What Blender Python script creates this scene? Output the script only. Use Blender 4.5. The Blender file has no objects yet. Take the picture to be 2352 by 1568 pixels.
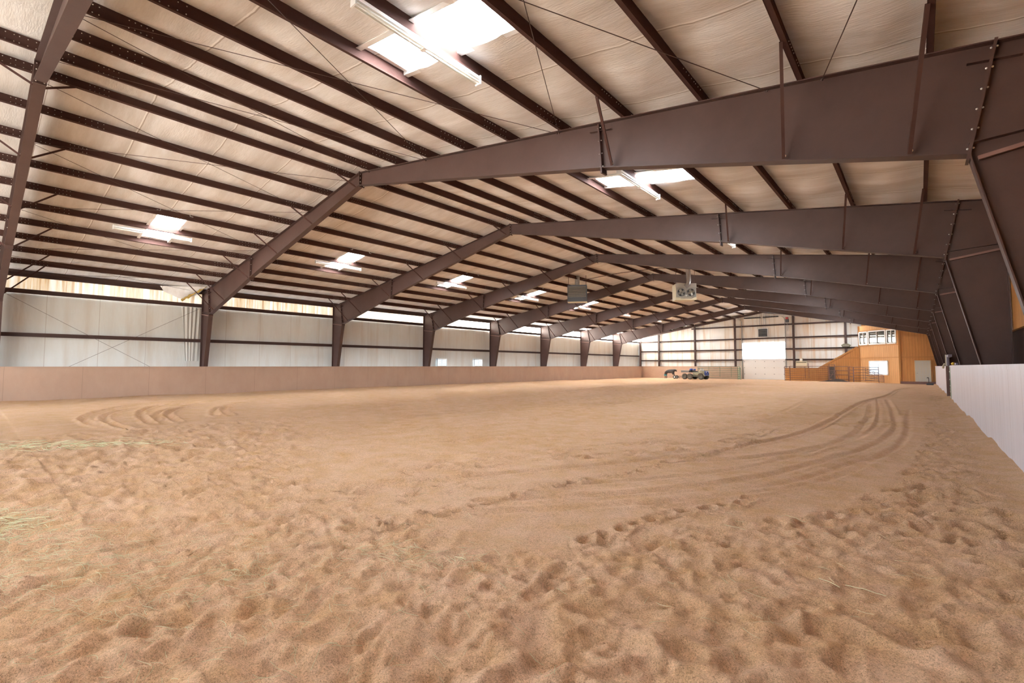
import bpy, math, random
import numpy as np
from mathutils import Vector, Matrix
random.seed(7); rng = np.random.default_rng(11)
sc = bpy.context.scene
COL = sc.collection
PI = math.pi

# ------------------------------------------------------------------ dimensions
XR = 15.91            # ridge
BAY = 7.62
SL = .158             # roof slope
ZR = 7.94             # rafter top at the ridge
YB, YE = -7.62, 61.1  # building ends
def rz(x): return ZR - SL*abs(x-XR)          # rafter top line
def cz(x): return rz(x) + .268               # roof sheet
ORD = ['first','second','third','fourth','fifth','sixth','seventh','eighth','ninth','tenth']

# ------------------------------------------------------------------ mesh builder
class MB:
    def __init__(s): s.v=[]; s.f=[]; s.m=[]; s.sm=[]
    def add(s, vs, fs, mi=0, smooth=False):
        o=len(s.v); s.v+= [tuple(v) for v in vs]
        for f in fs: s.f.append(tuple(i+o for i in f)); s.m.append(mi); s.sm.append(smooth)
    def box(s, a, b, mi=0):
        x0,y0,z0=[min(p,q) for p,q in zip(a,b)]; x1,y1,z1=[max(p,q) for p,q in zip(a,b)]
        s.add([(x0,y0,z0),(x1,y0,z0),(x1,y1,z0),(x0,y1,z0),(x0,y0,z1),(x1,y0,z1),(x1,y1,z1),(x0,y1,z1)],
              [(0,3,2,1),(4,5,6,7),(0,1,5,4),(1,2,6,5),(2,3,7,6),(3,0,4,7)],mi)
    def bar(s, p, q, w, h, up=(0,0,1), mi=0):
        p=Vector(p); q=Vector(q); d=(q-p).normalized(); u=Vector(up)
        if abs(d.dot(u))>.99: u=Vector((1,0,0))
        r=d.cross(u).normalized(); u=r.cross(d)
        c=[(-w/2,-h/2),(w/2,-h/2),(w/2,h/2),(-w/2,h/2)]
        vs=[e+r*a+u*b for e in (p,q) for a,b in c]
        s.add(vs,[(0,1,2,3),(7,6,5,4),(0,4,5,1),(1,5,6,2),(2,6,7,3),(3,7,4,0)],mi)
    def tube(s, pts, r, n=8, mi=0, cap=True):
        pts=[Vector(p) for p in pts]; rr=r if isinstance(r,(list,tuple)) else [r]*len(pts)
        vs=[]; prev=None
        for i,p in enumerate(pts):
            d=(pts[min(i+1,len(pts)-1)]-pts[max(i-1,0)]).normalized()
            a=prev if prev is not None else (Vector((0,0,1)) if abs(d.z)<.9 else Vector((1,0,0)))
            x=(a-d*a.dot(d)).normalized(); prev=x; y=d.cross(x)
            for k in range(n):
                t=2*PI*k/n; vs.append(p+(x*math.cos(t)+y*math.sin(t))*rr[i])
        fs=[]
        for i in range(len(pts)-1):
            for k in range(n):
                a=i*n+k; b=i*n+(k+1)%n; fs.append((a,b,b+n,a+n))
        s.add(vs,fs,mi,True)
        if cap:
            s.add(vs[:n],[tuple(range(n-1,-1,-1))],mi); s.add(vs[-n:],[tuple(range(n))],mi)
    def prism(s, poly, axis, a, b, mi=0):
        # poly of 2D points extruded along axis between a and b; axis 'y': poly=(x,z), 'x': (y,z), 'z': (x,y)
        def P(u,v,w): return {'y':(u,w,v),'x':(w,u,v),'z':(u,v,w)}[axis]
        n=len(poly); vs=[P(u,v,a) for u,v in poly]+[P(u,v,b) for u,v in poly]
        fs=[tuple(range(n)),tuple(range(2*n-1,n-1,-1))]+[(i,i+n,(i+1)%n+n,(i+1)%n) for i in range(n)]
        s.add(vs,fs,mi)
    def ring(s, c, ax, prof, n=24, mi=0):
        # lathe: prof list of (radius, offset along ax)
        c=Vector(c); ax=Vector(ax).normalized()
        t=Vector((0,0,1)) if abs(ax.z)<.9 else Vector((1,0,0)); x=(t-ax*t.dot(ax)).normalized(); y=ax.cross(x)
        vs=[c+ax*o+(x*math.cos(2*PI*k/n)+y*math.sin(2*PI*k/n))*r for r,o in prof for k in range(n)]
        fs=[]
        for i in range(len(prof)-1):
            for k in range(n):
                a=i*n+k; b=i*n+(k+1)%n; fs.append((a,b,b+n,a+n))
        s.add(vs,fs,mi,True)
    def ball(s, c, r, sc3=(1,1,1), n=12, mi=0, rot=None):
        vs=[]; fs=[]
        for i in range(n//2+1):
            th=PI*i/(n//2)
            for k in range(n):
                v=Vector((math.sin(th)*math.cos(2*PI*k/n)*sc3[0],math.sin(th)*math.sin(2*PI*k/n)*sc3[1],math.cos(th)*sc3[2]))*r
                if rot: v=rot@v
                vs.append(Vector(c)+v)
        for i in range(n//2):
            for k in range(n):
                a=i*n+k; b=i*n+(k+1)%n; fs.append((a,b,b+n,a+n))
        s.add(vs,fs,mi,True)
    def mesh(s, name, mats):
        me=bpy.data.meshes.new(name); me.from_pydata(s.v,[],s.f)
        for m in (mats if isinstance(mats,(list,tuple)) else [mats]): me.materials.append(m)
        me.polygons.foreach_set('material_index',s.m); me.polygons.foreach_set('use_smooth',s.sm)
        import bmesh
        bm=bmesh.new(); bm.from_mesh(me); bmesh.ops.recalc_face_normals(bm,faces=bm.faces); bm.to_mesh(me); bm.free()
        me.update(); return me
    def build(s, name, mats, parent=None, bevel=0):
        return link(name, s.mesh(name,mats), parent, bevel)

def link(name, data, parent=None, bevel=0):
    o=bpy.data.objects.new(name,data); COL.objects.link(o)
    if parent: o.parent=parent
    if bevel:
        b=o.modifiers.new('edge','BEVEL'); b.width=bevel; b.segments=2; b.limit_method='ANGLE'
    return o
def tag(o, label=None, cat=None, group=None, kind=None):
    if label: o['label']=label
    if cat: o['category']=cat
    if group: o['group']=group
    if kind: o['kind']=kind
    return o
def thing(name, loc, label, cat, group=None, rz_=0.0):
    o=bpy.data.objects.new(name,None); COL.objects.link(o); o.location=loc; o.rotation_euler=(0,0,rz_)
    o.empty_display_size=.2
    return tag(o,label,cat,group)
def struct(o): o['kind']='structure'; return o
def copy_tree(o, parent=None):
    c=o.copy(); COL.objects.link(c)
    if parent: c.parent=parent
    for ch in list(o.children): copy_tree(ch,c)
    return c

# ------------------------------------------------------------------ materials
def mat(name, col, rough=.6, metal=0., var=None, scale=3., stretch=(1,1,1), bump=0., bscale=40., bdist=.01, detail=6, spec=.5, coat=0.):
    m=bpy.data.materials.new(name); m.use_nodes=True; nt=m.node_tree; p=nt.nodes['Principled BSDF']
    p.inputs['Base Color'].default_value=(*col,1); p.inputs['Roughness'].default_value=rough; p.inputs['Metallic'].default_value=metal
    p.inputs['Specular IOR Level'].default_value=spec
    tc=nt.nodes.new('ShaderNodeTexCoord'); mp=nt.nodes.new('ShaderNodeMapping'); mp.inputs['Scale'].default_value=stretch
    nt.links.new(tc.outputs['Object'],mp.inputs['Vector'])
    m['p']=0
    if var:
        n=nt.nodes.new('ShaderNodeTexNoise'); n.inputs['Scale'].default_value=scale; n.inputs['Detail'].default_value=detail; n.inputs['Roughness'].default_value=.65
        nt.links.new(mp.outputs[0],n.inputs['Vector'])
        r=nt.nodes.new('ShaderNodeValToRGB'); r.color_ramp.elements[0].position=.3; r.color_ramp.elements[1].position=.7
        r.color_ramp.elements[0].color=(*col,1); r.color_ramp.elements[1].color=(*var,1)
        nt.links.new(n.outputs['Fac'],r.inputs['Fac']); nt.links.new(r.outputs['Color'],p.inputs['Base Color'])
    if bump:
        n2=nt.nodes.new('ShaderNodeTexNoise'); n2.inputs['Scale'].default_value=bscale; n2.inputs['Detail'].default_value=5
        nt.links.new(mp.outputs[0],n2.inputs['Vector'])
        b=nt.nodes.new('ShaderNodeBump'); b.inputs['Strength'].default_value=bump; b.inputs['Distance'].default_value=bdist
        nt.links.new(n2.outputs['Fac'],b.inputs['Height']); nt.links.new(b.outputs['Normal'],p.inputs['Normal'])
    return m
def N(m,t): return m.node_tree.nodes.new(t)
def L(m,a,b): m.node_tree.links.new(a,b)
def mathn(m,op,a,b=None,c=None):
    n=N(m,'ShaderNodeMath'); n.operation=op
    for i,x in enumerate((a,b,c)):
        if x is None: continue
        if isinstance(x,(int,float)): n.inputs[i].default_value=x
        else: L(m,x,n.inputs[i])
    return n.outputs[0]
def basecol(m):
    p=m.node_tree.nodes['Principled BSDF']; i=p.inputs['Base Color']
    if i.is_linked: return i.links[0].from_socket
    r=N(m,'ShaderNodeRGB'); r.outputs[0].default_value=i.default_value; return r.outputs[0]
def mixcol(m, fac, a, col):
    x=N(m,'ShaderNodeMix'); x.data_type='RGBA'
    L(m,fac,x.inputs['Factor']); L(m,a,x.inputs['A'])
    if isinstance(col,tuple): x.inputs['B'].default_value=(*col,1)
    else: L(m,col,x.inputs['B'])
    return x.outputs['Result']
def lines(m, axis, period, width, col, offset=0., strength=1.):
    """thin lines across one object axis (board joints, seams)"""
    p=m.node_tree.nodes['Principled BSDF']; base=basecol(m)
    tc=N(m,'ShaderNodeTexCoord'); sx=N(m,'ShaderNodeSeparateXYZ'); L(m,tc.outputs['Object'],sx.inputs[0])
    v=mathn(m,'ADD',sx.outputs[axis],-offset+width/2); v=mathn(m,'DIVIDE',v,period); v=mathn(m,'FRACT',v)
    v=mathn(m,'LESS_THAN',v,width/period); v=mathn(m,'MULTIPLY',v,strength)
    L(m,mixcol(m,v,base,col),p.inputs['Base Color'])
    return m
def streaks(m, col, sx, sz, lo=.5, hi=.75, amount=.6, along='yz'):
    """long dirt streaks: noise stretched along the vertical"""
    p=m.node_tree.nodes['Principled BSDF']; base=basecol(m)
    tc=N(m,'ShaderNodeTexCoord'); mp=N(m,'ShaderNodeMapping'); mp.inputs['Scale'].default_value=(sx,sx,sz); L(m,tc.outputs['Object'],mp.inputs[0])
    n=N(m,'ShaderNodeTexNoise'); n.inputs['Scale'].default_value=1; n.inputs['Detail'].default_value=5; L(m,mp.outputs[0],n.inputs['Vector'])
    r=N(m,'ShaderNodeMapRange'); r.inputs[1].default_value=lo; r.inputs[2].default_value=hi; r.inputs[4].default_value=amount; L(m,n.outputs['Fac'],r.inputs[0])
    L(m,mixcol(m,r.outputs[0],base,col),p.inputs['Base Color']); return m
def emis(name, col, s):
    m=bpy.data.materials.new(name); m.use_nodes=True; p=m.node_tree.nodes['Principled BSDF']
    p.inputs['Base Color'].default_value=(.8,.8,.8,1); p.inputs['Emission Color'].default_value=(*col,1); p.inputs['Emission Strength'].default_value=s
    p.inputs['Roughness'].default_value=.5
    return m

M={}
SUN=62.
STEEL=(.066,.031,.024)
M['steel']=mat('brown_steel',STEEL,.5,var=(.086,.045,.036),scale=1.3,bump=.15,bscale=60,bdist=.004)
M['purlin']=mat('purlin_steel',(.066,.030,.024),.75,spec=.15,var=(.095,.049,.040),scale=2.,stretch=(1,.4,1),bump=.1,bscale=80)
M['strut']=mat('dusty_strut',(.20,.105,.085),.55,var=(.25,.14,.115),scale=3)
M['bolt']=mat('bolt',(.85,.82,.76),.45,.1)
M['galv']=mat('galvanised',(.55,.55,.54),.35,.8,var=(.42,.42,.42),scale=8)
M['rod']=mat('rod',(.10,.06,.05),.5,.3)
M['insul']=mat('roof_liner',(.88,.87,.86),.72,var=(.63,.575,.52),scale=1.3,stretch=(.22,1.6,1),bump=.25,bscale=22,bdist=.03,detail=10)
M['wall']=mat('wall_liner',(.68,.69,.65),.7,var=(.61,.59,.53),scale=.8,bump=.4,bscale=6,stretch=(1,1.6,.35),bdist=.02)
streaks(M['wall'],(.50,.38,.26),2.2,.22,.52,.80,.5)
M['endwall']=mat('end_liner',(.90,.89,.85),.7,var=(.85,.81,.74),scale=.9,bump=.3,bscale=6,stretch=(1.6,1,.35),bdist=.02)
streaks(M['endwall'],(.68,.46,.26),2.5,.22,.48,.75,.7)
lines(M['endwall'],0,1.83,.03,(.55,.47,.36),.6)
lines(M['wall'],1,1.83,.022,(.46,.41,.35),1.50,.85)
M['kick']=mat('kickboard',(.52,.36,.265),.55,var=(.455,.305,.22),scale=1.2,bump=.08,bscale=30,stretch=(1,1,.5))
lines(M['kick'],1,2.44,.012,(.30,.20,.15),.25,.8); 
M['kickend']=mat('kickboard_end',(.56,.385,.275),.55,var=(.50,.33,.235),scale=1.2)
M['kickr']=mat('kickboard_bluish_lit',(.72,.70,.76),.36,var=(.64,.61,.66),scale=2.2,stretch=(1,2.2,.25),bump=.12,bscale=45,bdist=.006)  # same paint as the other boards; bluish light and sheen put into the colour
lines(M['kickr'],1,1.22,.014,(.22,.15,.14),9.6,.9)
streaks(M['kickr'],(.46,.36,.35),5.,.35,.58,.8,.45)
M['wood']=mat('siding',(.72,.36,.115),.55,var=(.62,.28,.08),scale=2.,stretch=(2.2,2.2,.3),bump=.1,bscale=20)
M['woodd']=mat('siding_trim',(.62,.31,.095),.55,var=(.54,.25,.07),scale=3,stretch=(2,2,.4))
M['white']=mat('white_paint',(.88,.88,.86),.35)
M['cream']=mat('cream_paint',(.76,.70,.52),.4,var=(.70,.63,.45),scale=3)
M['dgrey']=mat('dark_grey',(.07,.075,.085),.4,.3)
M['black']=mat('black_rubber',(.022,.022,.024),.6)
M['tyre']=mat('tyre',(.06,.058,.05),.8,var=(.13,.115,.09),scale=30)
M['camo']=mat('camouflage',(.20,.20,.12),.45,var=(.42,.38,.27),scale=9,detail=3)
M['blue']=mat('blue_plastic',(.03,.07,.30),.35)
M['teal']=mat('teal_band',(.02,.34,.42),.5)
M['green']=mat('green_gate',(.05,.17,.10),.45,var=(.16,.19,.13),scale=6)
M['brownpipe']=mat('gate_pipe',(.17,.085,.07),.45,var=(.26,.15,.12),scale=5)
M['darkgate']=mat('chute_panel',(.06,.05,.045),.6,var=(.13,.10,.08),scale=6)
M['hay']=mat('hay',(.72,.66,.40),.6,var=(.56,.56,.32),scale=4)
M['fiber']=mat('glass_wool',(.55,.38,.10),.9,var=(.35,.22,.05),scale=14,bump=.6,bscale=50,bdist=.02)
M['red']=mat('red_box',(.45,.03,.03),.4)
M['olive']=mat('olive_box',(.22,.21,.13),.5)
M['brass']=mat('brass',(.75,.52,.08),.25,.9)
M['bluegrey']=mat('grey_plank',(.20,.17,.22),.55)
M['sky']=emis('skylight_glow',(.90,.97,1.04),22.)
M['doorglow']=emis('door_light_panel',(.86,.93,1.),6.)
M['winglow']=emis('window_light',(.62,.82,1.),1.1)
def strip_mat(i, s, streak_mix):
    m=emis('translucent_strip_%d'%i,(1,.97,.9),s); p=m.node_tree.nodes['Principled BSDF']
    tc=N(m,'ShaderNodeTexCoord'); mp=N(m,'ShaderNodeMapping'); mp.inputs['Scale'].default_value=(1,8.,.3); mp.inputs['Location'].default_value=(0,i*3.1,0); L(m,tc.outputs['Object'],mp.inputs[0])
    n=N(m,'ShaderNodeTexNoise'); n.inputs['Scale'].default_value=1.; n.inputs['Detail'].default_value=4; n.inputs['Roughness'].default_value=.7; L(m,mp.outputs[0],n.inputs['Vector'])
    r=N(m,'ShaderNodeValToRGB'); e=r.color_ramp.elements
    e[0].position=.36; e[0].color=(.42-.0*streak_mix,.25,.10,1); e[1].position=.62; e[1].color=(1,.98,.92,1)
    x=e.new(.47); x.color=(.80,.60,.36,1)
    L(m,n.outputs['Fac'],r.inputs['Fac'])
    if streak_mix<1:
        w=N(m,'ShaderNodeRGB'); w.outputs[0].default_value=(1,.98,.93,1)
        y=N(m,'ShaderNodeMix'); y.data_type='RGBA'; y.inputs['Factor'].default_value=streak_mix; L(m,w.outputs[0],y.inputs['A']); L(m,r.outputs[0],y.inputs['B']); src=y.outputs['Result']
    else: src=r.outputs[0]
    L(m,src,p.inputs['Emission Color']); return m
# roof liner seams: taped joints across each bay, each with a painted shadow line
lines(M['insul'],1,1.83,.03,(.95,.93,.90),5.66,.9)
lines(M['insul'],1,1.83,.022,(.40,.33,.27),5.69,.8)  # seam shadow, painted as a dark line beside the tape
lines(M['wood'],0,.2,.012,(.26,.10,.02),0.,.8)
M['woods']=M['wood']
def glass():
    m=mat('window_glass',(.42,.44,.42),.03,.75); return m
M['glass']=glass()

# sand
def sand():
    m=bpy.data.materials.new('sand'); m.use_nodes=True; p=m.node_tree.nodes['Principled BSDF']; p.inputs['Roughness'].default_value=.9; p.inputs['Specular IOR Level'].default_value=.15
    tc=N(m,'ShaderNodeTexCoord')
    def noise(s,d=5,r=.6):
        n=N(m,'ShaderNodeTexNoise'); n.inputs['Scale'].default_value=s; n.inputs['Detail'].default_value=d; n.inputs['Roughness'].default_value=r; L(m,tc.outputs['Object'],n.inputs['Vector']); return n.outputs['Fac']
    r=N(m,'ShaderNodeValToRGB'); e=r.color_ramp.elements; e[0].position=.36; e[0].color=(.61,.375,.19,1); e[1].position=.64; e[1].color=(.70,.47,.315,1)
    L(m,mathn(m,'ADD',mathn(m,'MULTIPLY',noise(2.6,5,.62),.62),mathn(m,'MULTIPLY',noise(.2,3),.38)),r.inputs['Fac'])
    def grains(sc_):
        v=N(m,'ShaderNodeTexVoronoi'); v.inputs['Scale'].default_value=sc_; L(m,tc.outputs['Object'],v.inputs['Vector'])
        sp=N(m,'ShaderNodeSeparateColor'); L(m,v.outputs['Color'],sp.inputs[0]); return sp.outputs[0]
    g=mathn(m,'ADD',mathn(m,'MULTIPLY',grains(330),.55),mathn(m,'ADD',mathn(m,'MULTIPLY',grains(140),.32),mathn(m,'MULTIPLY',noise(22,4,.6),.33)))
    r2=N(m,'ShaderNodeValToRGB'); e=r2.color_ramp.elements; e[0].position=.18; e[0].color=(.50,.44,.40,1); e[1].position=.5; e[1].color=(.98,.97,.96,1)
    x=e.new(.95); x.color=(1.32,1.32,1.34,1)
    L(m,g,r2.inputs['Fac'])
    mx=N(m,'ShaderNodeMix'); mx.data_type='RGBA'; mx.blend_type='MULTIPLY'; mx.inputs['Factor'].default_value=1.
    L(m,r.outputs[0],mx.inputs['A']); L(m,r2.outputs[0],mx.inputs['B'])
    L(m,mx.outputs['Result'],p.inputs['Base Color'])
    h=mathn(m,'ADD',mathn(m,'MULTIPLY',noise(30,5,.7),1.),mathn(m,'ADD',mathn(m,'MULTIPLY',g,.6),mathn(m,'MULTIPLY',noise(75,3,.8),.8)))
    b=N(m,'ShaderNodeBump'); b.inputs['Strength'].default_value=1.; b.inputs['Distance'].default_value=.013
    L(m,h,b.inputs['Height']); L(m,b.outputs['Normal'],p.inputs['Normal'])
    return m
M['sand']=sand()

# ------------------------------------------------------------------ floor (sand with tracks and hoof prints)
def axis_pts(lo, hi, c, d0, g, cap):
    out=[c]; x=c
    while x<hi: x+=min(cap,d0+g*abs(x-c)); out.append(min(x,hi))
    x=c; left=[]
    while x>lo: x-=min(cap,d0+g*abs(x-c)); left.append(max(x,lo))
    return np.array(sorted(set(left+out)))
def lattice(X,Y,s,seed):
    r=np.random.default_rng(seed); T=r.random((257,257))
    u=X/s; v=Y/s; i=np.floor(u).astype(int); j=np.floor(v).astype(int); a=u-i; b=v-j
    a=a*a*(3-2*a); b=b*b*(3-2*b); i%=256; j%=256
    return (T[i,j]*(1-a)*(1-b)+T[i+1,j]*a*(1-b)+T[i,j+1]*(1-a)*b+T[i+1,j+1]*a*b)-.5
def smooth(e0,e1,x):
    t=np.clip((x-e0)/(e1-e0),0,1); return t*t*(3-2*t)
def ground_z(x,y):
    return .03-.11*smooth(22,57,y)
def inpoly(X,Y,poly):
    r=np.zeros(X.shape,bool); n=len(poly)
    for k in range(n):
        x0,y0=poly[k]; x1,y1=poly[(k+1)%n]
        if y0==y1: continue
        c=((y0>Y)!=(y1>Y))&(X<(x1-x0)*(Y-y0)/(y1-y0)+x0); r^=c
    return r
DENSE=[(26.2,-1.5),(25.84,-.61),(26.76,.44),(26.77,1.37),(27.48,2.33),(28.0,3.24),(28.69,4.05),(29.11,4.75),(29.54,6.38),(29.77,8.92),(29.88,12.65),(30.1,23.3),(30.1,40),(30.6,40),(30.62,23.71),(30.55,13.35),(30.5,6.63),(30.7,2),(30.7,-1.5)]
DEEP=[(26.9,-1.5),(27.0,.42),(27.36,.96),(28.51,2.0),(29.36,2.55),(29.87,3.4),(30.49,4.6),(30.6,-1.5)]
SCAT=[(23.58,3.59),(24.62,4.5),(26.52,2.37),(25.6,1.0),(21,.8)]
def floor():
    ax=axis_pts(.9,31.9,28.7,.0125,.0058,.085); ay=axis_pts(YB,YE+.05,1.6,.0125,.0062,.20)
    X,Y=np.meshgrid(ax,ay,indexing='ij')
    H=ground_z(X,Y)
    H+=lattice(X,Y,4.,1)*.05+lattice(X,Y,1.3,2)*.018+lattice(X,Y,.45,3)*.009
    near=np.exp(-((X-28.5)**2+(Y-2)**2)/120.)
    H+=lattice(X,Y,.16,4)*.009*near+lattice(X,Y,.06,5)*.007*near+lattice(X,Y,.03,6)*.004*near
    # drag grooves
    def groove(pts,w,d,ridge=.6,wob=.0):
        nonlocal H
        P=np.array(pts,float)
        Q=[P[0]]
        for a,b in zip(P[:-1],P[1:]):
            n=max(1,int(np.hypot(*(b-a))/.6))
            for k in range(1,n+1): Q.append(a+(b-a)*k/n)
        Q=np.array(Q)
        for _ in range(3): Q[1:-1]=(Q[:-2]+2*Q[1:-1]+Q[2:])/4
        R=w*4; D=np.full(X.shape,9.)
        for a,b in zip(Q[:-1],Q[1:]):
            i0,i1=np.searchsorted(ax,[min(a[0],b[0])-R,max(a[0],b[0])+R]); j0,j1=np.searchsorted(ay,[min(a[1],b[1])-R,max(a[1],b[1])+R])
            if i1<=i0 or j1<=j0: continue
            xs=X[i0:i1,j0:j1]; ys=Y[i0:i1,j0:j1]; e=b-a; t=np.clip(((xs-a[0])*e[0]+(ys-a[1])*e[1])/(e@e+1e-9),0,1)
            dd=np.hypot(xs-a[0]-t*e[0],ys-a[1]-t*e[1]); D[i0:i1,j0:j1]=np.minimum(D[i0:i1,j0:j1],dd)
        D=D+lattice(X,Y,.35,9)*w*.5
        d*=.8; w=w*.62; H+=-d*np.exp(-(D/w)**2)+d*ridge*np.exp(-((D-1.9*w)/(.8*w))**2)
    A=[(27.2,7.63),(27.47,9.02),(27.8,10.85),(27.98,12.24),(27.97,15.53),(28.0,19.71),(28.02,24.76),(28.57,28.73),(28.79,39.58),(29.41,44.07)]
    J=[(24.2,2.0),(25.2,3.4),(26.0,4.78),(26.47,5.83),(26.99,7.09)]
    groove(J+A,.10,.045)
    B=[(26.2,2.9),(27.1,3.9),(27.96,5.16),(28.34,6.37),(28.65,7.95),(28.96,9.09),(29.27,10.78),(29.39,13.61),(29.12,19.4),(28.7,26)]
    groove(B,.10,.03); groove([(x-.38,y+.35) for x,y in B],.08,.022); groove([(x+.28,y-.3) for x,y in B[:7]],.10,.022)
    groove([(26.9,6.1),(28.1,8.03),(28.61,9.81),(28.78,12.49),(28.66,17.33),(28.39,22.31)],.12,.035)
    groove([(27.6,3.9),(28.65,5.49),(28.97,6.58),(29.2,8.17),(29.52,10.61),(29.61,12.43),(29.5,20)],.08,.022)
    groove([(25.4,7.2),(26.27,10.61),(26.49,13.18),(26.44,17.68),(26.0,24)],.10,.022)
    groove([(22.6,3.3),(24.0,4.6),(24.86,5.86),(25.7,7.89),(26.59,11.17)],.08,.022)
    groove([(22.47,10.26),(23.72,12.96),(24.94,17.28),(25.5,22)],.10,.025)
    F=[(15.5,7.5),(16.15,10.69),(17.03,14.95),(16.75,19.44),(15.6,29.64),(16.1,43.93)]
    for k in range(-4,6):
        groove([(x+k*.62+.3*math.sin(k*2.1+y*.2),y) for x,y in F],.16,.045)
    G=[(20.6,3.5),(21.36,6.32),(22.0,8.32),(21.91,10.43),(21.21,13.35),(20.7,19.37),(18.74,30.15),(17.02,44.71)]
    groove(G,.10,.035); groove([(x-.35,y) for x,y in G],.10,.03); groove([(x-1.3,y) for x,y in G],.10,.03)
    for pts in ([(14.9,1.4),(12.94,1.2),(10.51,1.8),(9.06,2.4),(7.22,3.6),(6.6,5)],[(16.37,1.78),(14.74,1.62),(13.45,1.62),(11.47,1.94),(9.84,2.67),(8.82,3.76),(8.18,5.6)],
                [(15.19,2.31),(13.15,2.48),(10.54,2.98),(8.32,4.07),(7.6,5.5)],[(14.27,2.62),(12.75,2.81),(10.69,3.72),(8.72,5.22)],[(15.06,2.92),(12.82,3.11),(10.85,3.86),(9.59,5.18)],
                [(14.16,4.04),(12.51,4.42),(10.59,5.3),(9.35,6.62)],[(14.28,4.38),(12.51,4.7),(10.8,5.49)]):
        groove(pts,.11,.06,.8)
    for x0 in (19.85,20.25,21.35,18.9,22.2):
        groove([(x0+.3,-1.2),(x0,.2),(x0-.15,1.5),(x0-.2,3.0),(x0+.4,5.0),(x0+1.0,7.)],.07,.03)
    # hoof prints
    def stamp(px,py,a,d,ang=0,el=1.25,rim=.4):
        R=a*2.6
        i0,i1=np.searchsorted(ax,[px-R,px+R]); j0,j1=np.searchsorted(ay,[py-R,py+R])
        if i1-i0<1 or j1-j0<1: return
        dx=X[i0:i1,j0:j1]-px; dy=Y[i0:i1,j0:j1]-py
        u=(dx*math.cos(ang)+dy*math.sin(ang))/(a*el); v=(-dx*math.sin(ang)+dy*math.cos(ang))/a
        r=np.maximum(np.hypot(u,v)+lattice(dx+px,dy+py,.05,21)*.25,0)
        H[i0:i1,j0:j1]+=-d*np.exp(-r**3.2)*(1+.35*u)+d*rim*np.exp(-((r-1.5)/.42)**2)*(1+.3*np.sin(3*np.arctan2(v,u)+px*9))
    def trail(pts,step,spread,a,d):
        P=[Vector(p) for p in pts]
        for p,q in zip(P[:-1],P[1:]):
            n=max(1,int((q-p).length/step)); ang=math.atan2((q-p).y,(q-p).x)
            for k in range(n):
                c=p+(q-p)*(k/n)
                stamp(c.x+random.gauss(0,spread),c.y+random.gauss(0,spread),a*random.uniform(.85,1.3),d*random.uniform(1.0,1.6),ang)
    T1=[(26.1,1.6),(26.24,2.48),(26.4,3.1),(26.45,3.9),(26.69,4.55),(26.86,5.19),(26.98,6.21),(27.2,7.73),(27.4,9.5)]
    trail(T1,.16,.05,.045,.045)
    trail([(27.68,2.61),(27.76,3.06),(28.02,3.89),(28.27,4.33),(28.5,5)],.2,.02,.05,.045)
    trail([(22.91,5.23),(23.86,6.53),(24.43,7.81),(25.07,9.26),(26.23,12.48),(27,17)],.35,.16,.09,.04)
    trail([(24.4,3.5),(25.25,5.19),(26.07,6.06),(26.47,7.48),(26.97,9.23),(27.4,12.)],.22,.14,.085,.045)
    trail([(24.34,3.06),(24.96,3.72),(25.0,5.1),(25.48,6.62),(26.23,8.84)],.25,.12,.06,.04)
    trail([(25.0,14),(26.5,15.5),(28,16.5),(29.6,17)],.25,.2,.10,.05); trail([(24,10.5),(26,12),(28.0,13.2),(29.6,15)],.3,.25,.10,.045)
    for _ in range(160):
        x=random.uniform(22,26.6); y=random.uniform(.9,4.6)
        if inpoly(np.array([x]),np.array([y]),SCAT)[0]: stamp(x,y,random.uniform(.035,.06),random.uniform(.035,.06),random.uniform(0,3))
    # chopped band beside the boards and across the near ground
    xs=np.arange(25.8,30.75,.17); 
    for x in xs:
        for y in np.arange(-1.3,40,.17+0*x):
            if y>12 and random.random()<.35: continue
            px=x+random.uniform(-.09,.09); py=y+random.uniform(-.09,.09)
            if inpoly(np.array([px]),np.array([py]),DENSE)[0] and random.random()<.75:
                dp=inpoly(np.array([px]),np.array([py]),DEEP)[0]
                stamp(px,py,random.uniform(.04,.085),random.uniform(.010,.036)*(1.0 if py<4 else 1.7),random.uniform(0,PI),random.uniform(1,1.9),.35)
    for _ in range(150):
        px=random.uniform(26.9,30.5); py=random.uniform(-1.2,4.2)
        if inpoly(np.array([px]),np.array([py]),DEEP)[0]: stamp(px,py,random.uniform(.08,.16),random.uniform(.015,.04),random.uniform(0,PI),random.uniform(1,2.),.35)
    for _ in range(3200):   # loose soil on the hay side
        px=random.uniform(16,26.9); py=random.uniform(-1,1.2+max(0,24-px)*.55+random.random())
        stamp(px,py,random.uniform(.035,.09)*(1.5 if px<22 else 1),random.uniform(.006,.017),random.uniform(0,PI),random.uniform(1,2.4),.6)
    H+=np.where(inpoly(X,Y,DEEP),lattice(X,Y,.34,31)*.055+lattice(X,Y,.12,32)*.035,0)+np.where(inpoly(X,Y,DENSE),lattice(X,Y,.09,33)*.018+lattice(X,Y,.045,34)*.014,0)
    H+=(.04+lattice(X*0,Y,1.1,41)*.10+lattice(X*0,Y,.4,42)*.04)*np.exp(-((X-30.9)/.28)**2)*(Y<53)
    H+=(lattice(X*0,Y,1.7,43)*.05)*np.exp(-((X-1.1)/.5)**2)
    nx,ny=X.shape
    vs=np.stack([X,Y,H],-1).reshape(-1,3)
    idx=np.arange(nx*ny).reshape(nx,ny)
    fs=np.stack([idx[:-1,:-1],idx[1:,:-1],idx[1:,1:],idx[:-1,1:]],-1).reshape(-1,4)
    me=bpy.data.meshes.new('floor'); me.vertices.add(len(vs)); me.vertices.foreach_set('co',vs.ravel())
    me.loops.add(fs.size); me.loops.foreach_set('vertex_index',fs.ravel().astype(np.int32))
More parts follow.
